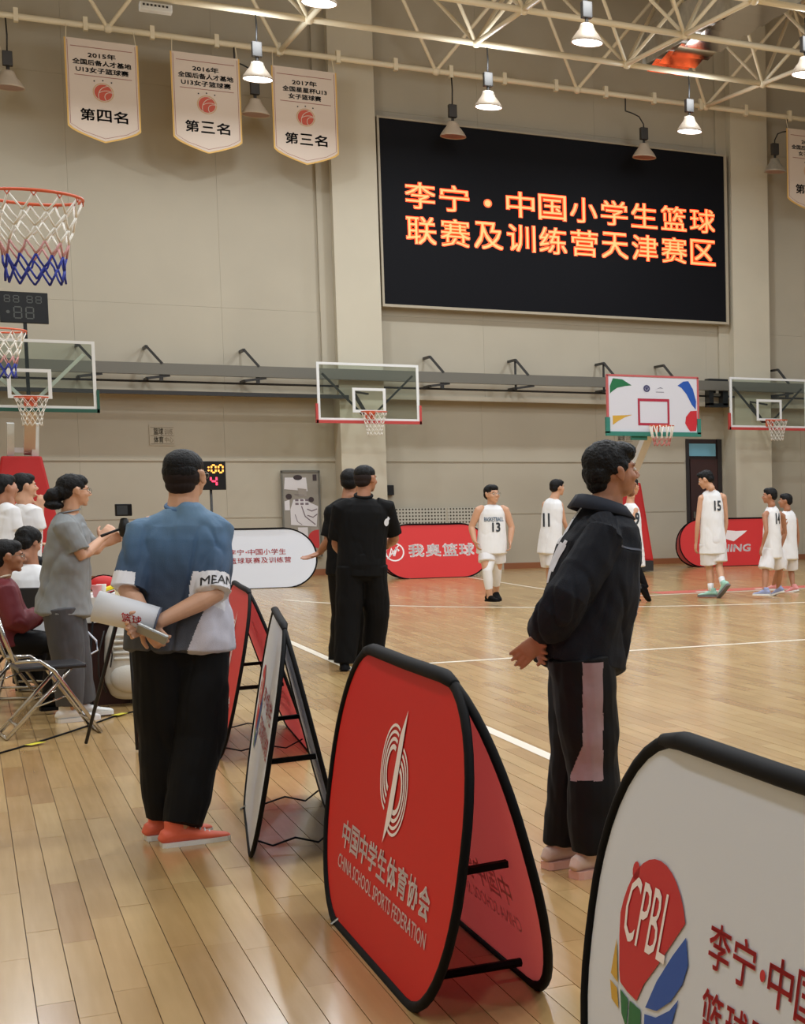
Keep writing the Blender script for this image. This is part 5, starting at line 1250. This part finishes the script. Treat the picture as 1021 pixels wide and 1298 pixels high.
# boy behind number 14
f = Fr(999, 752, 21.9, math.radians(35)); j = f.j
pose = dict(pelvis=j(999, 698), neck=j(999, 646), head=j(996, 635, -.02), sr=j(1009, 660, .05), sl=j(990, 660, -.02), er=j(1012, 680, .1), wr=j(1010, 698, .15), el=j(991, 678, -.1), wl=j(996, 668, -.25), hr=(f.d((0, .2, -1)), f.d((-1, 0, 0)), .5), hl=(f.d((0, .2, 1)), f.d((1, 0, 0)), .7),
            kr=j(1003, 722, .1), kl=j(988, 722, -.05), ar=j(1006, 744, .0), al=j(981, 742, .1), fr=math.radians(15), fl=math.radians(15), pr=-.2, hyaw=math.radians(25))
make_person('shorter boy in white kit partly hidden behind number 14', f.o, f.rz, 1.58, pose, kit(short=.95, shoe=(mat('pink_shoe', rgb(226, 150, 150), .6), M_white)), vox=.012, seed=11.1, group=GP, skin=M_skin2)

# ------------------------------------------------------------------ officials' table corner
# seated woman in maroon
f = Fr(10, 905, 13.0, math.radians(-80)); j = f.j
M_maroon = mat('maroon_jacket', rgb(104, 26, 36), .6, vary=.1)
pose = dict(pelvis=j(4, 808), neck=j(1, 734), head=j(10, 705, .0), sr=j(5, 750, -.17), sl=j(5, 750, .17), er=j(22, 793, -.20), wr=j(50, 776, -.1), el=j(30, 790, .2), wl=j(54, 775, .12), hr=(f.d((1, .2, 0)), f.d((0, .3, -1)), .6), hl=(f.d((1, -.2, 0)), f.d((0, -.3, -1)), .6),
            hipside=f.d((0, -1, 0)), kr=j(74, 818, -.09), kl=j(76, 816, .12), ar=j(66, 886, -.09), al=j(70, 880, .12), hyaw=math.radians(-5), hpitch=-.05)
make_person('seated woman in maroon jacket at left edge, in profile', f.o, f.rz, 1.62, pose,
    dict(top=dict(name='jacket', rings=TEE, sleeve=(1, .088, .080, .92, .055), mat=M_maroon, fold=.010, collar=(.009, mat('cream_trim', rgb(200, 184, 160), .6))), bottom=dict(r=(.10, .085, .07), mat=M_trk, fold=.006), shoe=(M_black, M_black), hair=HAIR_CROP+[((0, -.06, -.03), (.07, .05, .06))], glasses=True, hscale=1.12), vox=.008, seed=12.0, skin=M_skin2)
GSS = 'people in white shirts seated behind the table'
for (px, py, Y, lab, hx, hy, sk, rz, arm) in ((34, 622, 16.0, 'person in white shirt seated behind table, before red padding', 31, 616, M_skin, -60, (52, 645)), (4, 640, 15.4, 'person in white shirt at left edge resting chin on hand', 6, 618, M_skin2, -50, (14, 632))):
    f = Fr(px-4, 775, Y, math.radians(rz)); j = f.j
    pose = dict(pelvis=j(px-6, 712), neck=j(px-2, 640), head=j(hx, hy), sr=j(px+8, 650, -.12), sl=j(px-10, 650, .12), er=j(px+14, 676, -.1), wr=j(arm[0], arm[1], -.05), el=j(px-6, 680, .2), wl=j(px+16, 690, .25), hr=(f.d((.1, 0, 1)), f.d((0, 1, 0)), .9), hl=(f.d((1, 0, 0)), f.d((0, 0, -1)), .5),
                hipside=f.d((.5, -1, 0)), kr=j(px+38, 712, .12), kl=j(px+22, 712, .34), ar=j(px+34, 762, .1), al=j(px+20, 760, .3), hyaw=math.radians(-15))
    make_person(lab, f.o, f.rz, 1.66, pose, dict(top=dict(rings=TEE, sleeve=(.8, .085, .08, 0, 0), mat=M_jer, fold=.009), bottom=dict(r=(.10, .085, .07), mat=M_trk), shoe=(M_black, M_black), hair=HAIR_CROP), vox=.010, seed=px*.3, group=GSS, skin=sk)
f = Fr(36, 860, 14.3, math.radians(-20)); j = f.j
pose = dict(pelvis=j(38, 800), neck=j(40, 716), head=j(37, 688), sr=j(58, 732), sl=j(20, 732), er=j(66, 765, .1), wr=j(60, 775, .3), el=j(14, 765, .1), wl=j(22, 775, .3), hr=(f.d((0, 1, 0)), f.d((-1, 0, 0)), .6), hl=(f.d((0, 1, 0)), f.d((1, 0, 0)), .6),
            hipside=f.d((1, 0, 0)), kr=j(52, 800, .42), kl=j(28, 800, .42), ar=j(52, 868, .38), al=j(28, 868, .38), hyaw=math.radians(-30), hpitch=-.3)
make_person('person with thick black hair in white shirt seated behind grey-shirted woman', f.o, f.rz, 1.60, pose, dict(top=dict(rings=TEE, sleeve=(.8, .085, .08, 0, 0), mat=M_jer, fold=.009), bottom=dict(r=(.10, .085, .07), mat=M_trk), shoe=(M_black, M_black), hair=HAIR_CROP+[((0, -.06, -.01), (.085, .06, .07)), ((0, -.02, .05), (.092, .10, .085))], hair_rough=.006), vox=.009, seed=14.0, skin=M_skin2)

# folding chairs
def folding_chair(loc, rz, label):
    t = thing('folding_chair', label, 'chair', loc, rz, 'steel folding chairs at lower left')
    r = .0125
    for s in (-1, 1):
        x = s*.20
        tube_obj('leg', [(x, -.24, .012), (x, -.10, .40), (x, .02, .47)] if False else [(x, .27, .012), (x, .02, .43), (x, -.06, .50), (x, -.20, .50)], r, M_chrome, t, n=10, side=(1, 0, 0))
        tube_obj('leg', [(x*.86, -.26, .012), (x*.86, .12, .44)], r, M_chrome, t, n=10, side=(1, 0, 0))
        tube_obj('back_post', [(x, -.20, .50), (x, -.25, .66), (x, -.29, .84)], r, M_chrome, t, n=10, side=(1, 0, 0))
        tube_obj('link_bar', [(x*.93, -.10, .20), (x*.93, .08, .26)], .006, M_chrome, t, n=6, side=(1, 0, 0))
    tube_obj('cross_bar', [(-.20, .22, .09), (.20, .22, .09)], .009, M_chrome, t, n=8); tube_obj('cross_bar', [(-.172, -.20, .09), (.172, -.20, .09)], .009, M_chrome, t, n=8)
    tube_obj('foot_bar', [(-.20, .27, .012), (.20, .27, .012)], .011, M_chrome, t, n=8); tube_obj('foot_bar', [(-.172, -.26, .012), (.172, -.26, .012)], .011, M_chrome, t, n=8)
    b = bmesh.new(); box(b, -.19, .19, -.18, .21, .435, .465); bm_obj('seat', b, mat('chair_vinyl', rgb(34, 34, 38), .35), t, bevel=.012)
    b = bmesh.new(); box(b, -.19, .19, -.30, -.275, .68, .86); bm_obj('backrest', b, MATS['chair_vinyl'], t, bevel=.01)
    return t
folding_chair(at_z(62, 930)+Vector((0.0, 0, 0)), math.radians(-84), 'empty steel folding chair with black seat in front of standing woman')
folding_chair(at_z(6, 895), math.radians(-80), 'steel folding chair cut by left edge, under the maroon-jacketed woman')
c3 = folding_chair(Vector((at_z(36, 860).x, 14.2, 0)), math.radians(-20), 'steel folding chair under the black-haired seated person')

# table with white cloth, brown front
tb = thing('table', 'officials table with white cloth top and dark brown front', 'table', (.98, 13.5, 0))
b = bmesh.new(); box(b, -.34, .72, -.30, .55, .76, .80); bm_obj('tabletop', b, M_white, tb, bevel=.01)
b = bmesh.new(); 
cl = [(-.35+1.08*i/30, -.31-.012*math.sin(i*1.9)) for i in range(31)]
for i in range(30):
    a_, c_ = cl[i], cl[i+1]; b.faces.new([b.verts.new(q) for q in ((a_[0], a_[1], .62), (c_[0], c_[1], .62), (c_[0], -.305, .805), (a_[0], -.305, .805))])
bmesh.ops.remove_doubles(b, verts=b.verts[:], dist=.0005); bm_obj('cloth_drop', b, mat('cloth_white', rgb(222, 220, 214), .7), tb, smooth=True)
b = bmesh.new(); box(b, -.32, .70, -.26, -.22, 0, .76); bm_obj('front_panel', b, mat('table_brown', rgb(62, 34, 30), .45), tb)
for q in ((-.32, -.28), (.66, .70)):
    b = bmesh.new(); box(b, q[0], q[1], -.24, .5, 0, .76); bm_obj('side_panel', b, MATS['table_brown'], tb)
b = bmesh.new(); box(b, .02, .06, -.285, -.262, 0, .76); bm_obj('trim_strip', b, mat('table_dark', rgb(26, 20, 24), .5), tb)
TZ = .80
def on_table(name, label, cat, px, Y):
    p = at_y(px, 730, Y); return thing(name, label, cat, (p.x, Y, TZ+.002))
x = on_table('pouch', 'red zip pouch on the table beside woman', 'pouch', 131, 13.75); b = bmesh.new(); ellipsoid(b, (0, 0, .07), (.10, .06, .07), seg=20, rings=12); bm_obj('bag', b, M_redpad, x, smooth=True)
b = bmesh.new(); loop_tube(b, [(.10*math.cos(t_*PI/8)*1.01, 0, .07+.075*math.sin(t_*PI/8)) for t_ in range(16)], .004, n=5, side=(0, 1, 0)); bm_obj('zip_edge', b, M_black, x)
x = on_table('folder', 'bright yellow folder lying on the white table', 'folder', 143, 13.55); b = bmesh.new(); bar(b, (-.09, 0, .03), (.10, 0, .10), .16, .02); bm_obj('cover', b, mat('folder_yellow', rgb(240, 214, 20), .5), x)
b = bmesh.new(); bar(b, (-.08, 0, .02), (.11, 0, .075), .15, .006); bm_obj('pages', b, M_white, x)
for px, lab, c_ in ((122, 'small pink drink carton at table left', rgb(220, 150, 150)), (128, 'small white cup on table beside the red pouch', rgb(230, 226, 220)), (150, 'cream paper cup on table near the blue-shirted man', rgb(236, 220, 176))):
    x = on_table('cup', lab, 'cup', px, 13.32 if px != 128 else 13.42); b = bmesh.new(); lathe(b, [(.001, 0), (.024, 0), (.034, .085), (.034, .09), (.030, .088), (.022, .008), (.001, .008)], 16); bm_obj('cup_wall', b, mat('cup_%d' % px, c_, .5), x, smooth=True)

# white backpack leaning on the table front
bp_ = thing('backpack', 'white ribbed backpack leaning against the table front', 'backpack', at_y(166, 884, 13.08), 0)
b = bmesh.new(); 
tube(b, [(0, .02, .03), (0, .0, .12), (0, .01, .30), (0, .02, .46), (0, .03, .56)], [(.13, .07), (.165, .10), (.165, .105), (.15, .09), (.11, .06)], side=(1, 0, 0), n=24, cap=.6)
me = remesh(b, .009, 3); M_bpk = mat('backpack_white', rgb(206, 202, 192), .6, bump=.1, bscale=80); new_obj('bag', me, bp_, M_bpk)
b = bmesh.new(); ellipsoid(b, (0, -.06, .155), (.135, .065, .115), seg=24, rings=14); bm_obj('front_pocket', b, M_bpk, bp_, smooth=True)
for k in range(5):
    b = bmesh.new(); tube(b, [(-.10, -.078, .30+.042*k), (0, -.096+.003*k, .30+.042*k), (.10, -.078, .30+.042*k)], [(.013, .010)]*3, side=(0, 0, 1), n=8, cap=.6); bm_obj('rib', b, M_bpk, bp_, smooth=True)
b = bmesh.new(); tube(b, [(-.13, -.075, .24), (-.115, -.082, .33), (-.12, -.078, .39)], [.005]*3, n=6, cap=.5); bm_obj('zip_pull', b, M_dark, bp_)
b = bmesh.new(); tube(b, [(-.04, .02, .585), (-.03, .02, .65), (.03, .02, .65), (.04, .02, .585)], [.009]*4, n=6, cap=.5); bm_obj('handle', b, M_dark, bp_, smooth=True)
b = bmesh.new(); tube(b, [(-.155, .02, .5), (-.20, -.01, .34), (-.205, -.02, .18), (-.16, .0, .05)], [(.018, .006)]*4, side=(0, 1, 0), n=8, cap=.3); bm_obj('strap', b, M_dark, bp_, smooth=True)

# action camera on a tripod
p0 = at_y(157, 650, 11.0)
tp = thing('camera_tripod', 'small black camera on a tripod beside the grey-shirted woman', 'camera', (p0.x, 11.0, 0))
zc = p0.z
b = bmesh.new(); box(b, -.048, .045, -.02, .025, zc-.02, zc+.055); bm_obj('camera_body', b, M_blackm, tp, bevel=.006)
b = bmesh.new(); box(b, -.04, .02, -.024, -.0205, zc-.012, zc+.045); bm_obj('screen', b, mat('camera_screen', rgb(70, 74, 78), .2), tp)
b = bmesh.new(); tube(b, [(0, 0, zc-.04), (0, 0, zc-.09), (0, 0, zc-.14)], [.022, .034, .028], n=12, cap=.4); bm_obj('pan_head', b, M_blackm, tp, smooth=True)
b = bmesh.new(); tube(b, [(0, 0, zc-.09), (-.08, -.02, zc-.12), (-.13, -.03, zc-.14)], [.008, .008, .010], n=8, cap=.5); bm_obj('pan_handle', b, M_blackm, tp, smooth=True)
b = bmesh.new(); tube(b, [(0, 0, zc-.14), (0, 0, .62)], [.014, .014], n=10, cap=0); bm_obj('centre_column', b, M_blackm, tp, smooth=True)
for k in range(3):
    a_ = 2*PI*k/3+.5; b = bmesh.new(); tube(b, [(0.02*math.cos(a_), .02*math.sin(a_), .95), (.30*math.cos(a_), .30*math.sin(a_), .012)], [.013, .010], n=8, cap=.5); bm_obj('leg', b, M_blackm, tp, smooth=True)

# lit game clock on a pole, behind the blue-shirted man
p0 = at_y(268, 603, 20.0); gc = thing('game_clock', 'lit clock with orange and red digits on a pole, beside blue-shirted man', 'clock', (p0.x, 20.0, 0))
b = bmesh.new(); box(b, -.19, .15, -.03, .04, 1.615, 1.945); bm_obj('case', b, M_blackm, gc, bevel=.006)
b = bmesh.new(); tube(b, [(-.01, 0, .02), (-.01, 0, 1.62)], [.014, .014], n=8, cap=0); bm_obj('pole', b, M_dark, gc, smooth=True)
b = bmesh.new(); box(b, -.2, .18, -.15, .15, 0, .025); bm_obj('base', b, M_dark, gc)
b = bmesh.new(); seg_digit(b, '0', .00, 1.815, .045, .085, .018); seg_digit(b, '0', .075, 1.815, .045, .085, .018); disc(b, -.03, 1.84, .01); disc(b, -.03, 1.875, .01)
flat_obj('time_digits', b, mat('digit_orange', rgb(255, 150, 50), .5, emit=(1, .42, .08, 1), estr=3), gc, frame((0, -.032, 0), (1, 0, 0), (0, 0, 1)))
b = bmesh.new(); seg_digit(b, '4', -.01, 1.66, .06, .11, .020); flat_obj('count_digit', b, mat('digit_red', rgb(255, 50, 80), .5, emit=(1, .05, .12, 1), estr=3), gc, frame((0, -.032, 0), (1, 0, 0), (0, 0, 1)))

# cable with bits of yellow tape
cp = [at_z(*q) for q in ((-8, 958), (20, 950), (60, 938), (100, 925), (128, 915), (150, 907), (185, 900), (230, 890))]
cp = [Vector((q.x, q.y, .006)) for q in cp]; o_ = tag(tube_obj('cable', cp, .006, M_black, n=6), 'thin black cable running across the floor at lower left', 'cable')
b = bmesh.new(); cc = [at_z(128, 905), at_z(124, 890), at_z(130, 868), at_z(138, 830)]; 
tag(tube_obj('cable', [Vector((.74, 12.9, .01)), Vector((.70, 12.75, .2)), Vector((.74, 13.0, .45)), Vector((.78, 13.17, .72))], .008, M_black, n=6), 'black cable hanging from the table front to the floor', 'cable')
tag(tube_obj('cable', [j_ for j_ in (at_y(110, 800, 12.6), at_y(122, 812, 12.6), at_y(124, 824, 12.6), at_y(114, 830, 12.6), at_y(108, 822, 12.6))], .007, M_wprint, n=6), 'short pale cable loop hanging at the grey-shirted woman\'s hip', 'cable')
for k, (a_, c_) in enumerate((((36, 947), (54, 943)), ((146, 909), (158, 906)))):
    p, q = at_z(*a_), at_z(*c_); b = bmesh.new(); bar(b, (p.x, p.y, .013), (q.x, q.y, .013), .05, .002); tag(bm_obj('floor_tape', b, mat('yellow_tape', rgb(226, 214, 60), .5)), ('yellow tape piece on the cable, left of the folding chair legs', 'yellow tape piece on the cable, in front of the table')[k], 'tape', 'yellow tape over the cable')
# strap lying by the white A-frame sign
for o in list(bpy.data.objects):
    if o.type == 'MESH' and o.parent is None and 'label' not in o and 'kind' not in o: o['kind'] = 'structure'
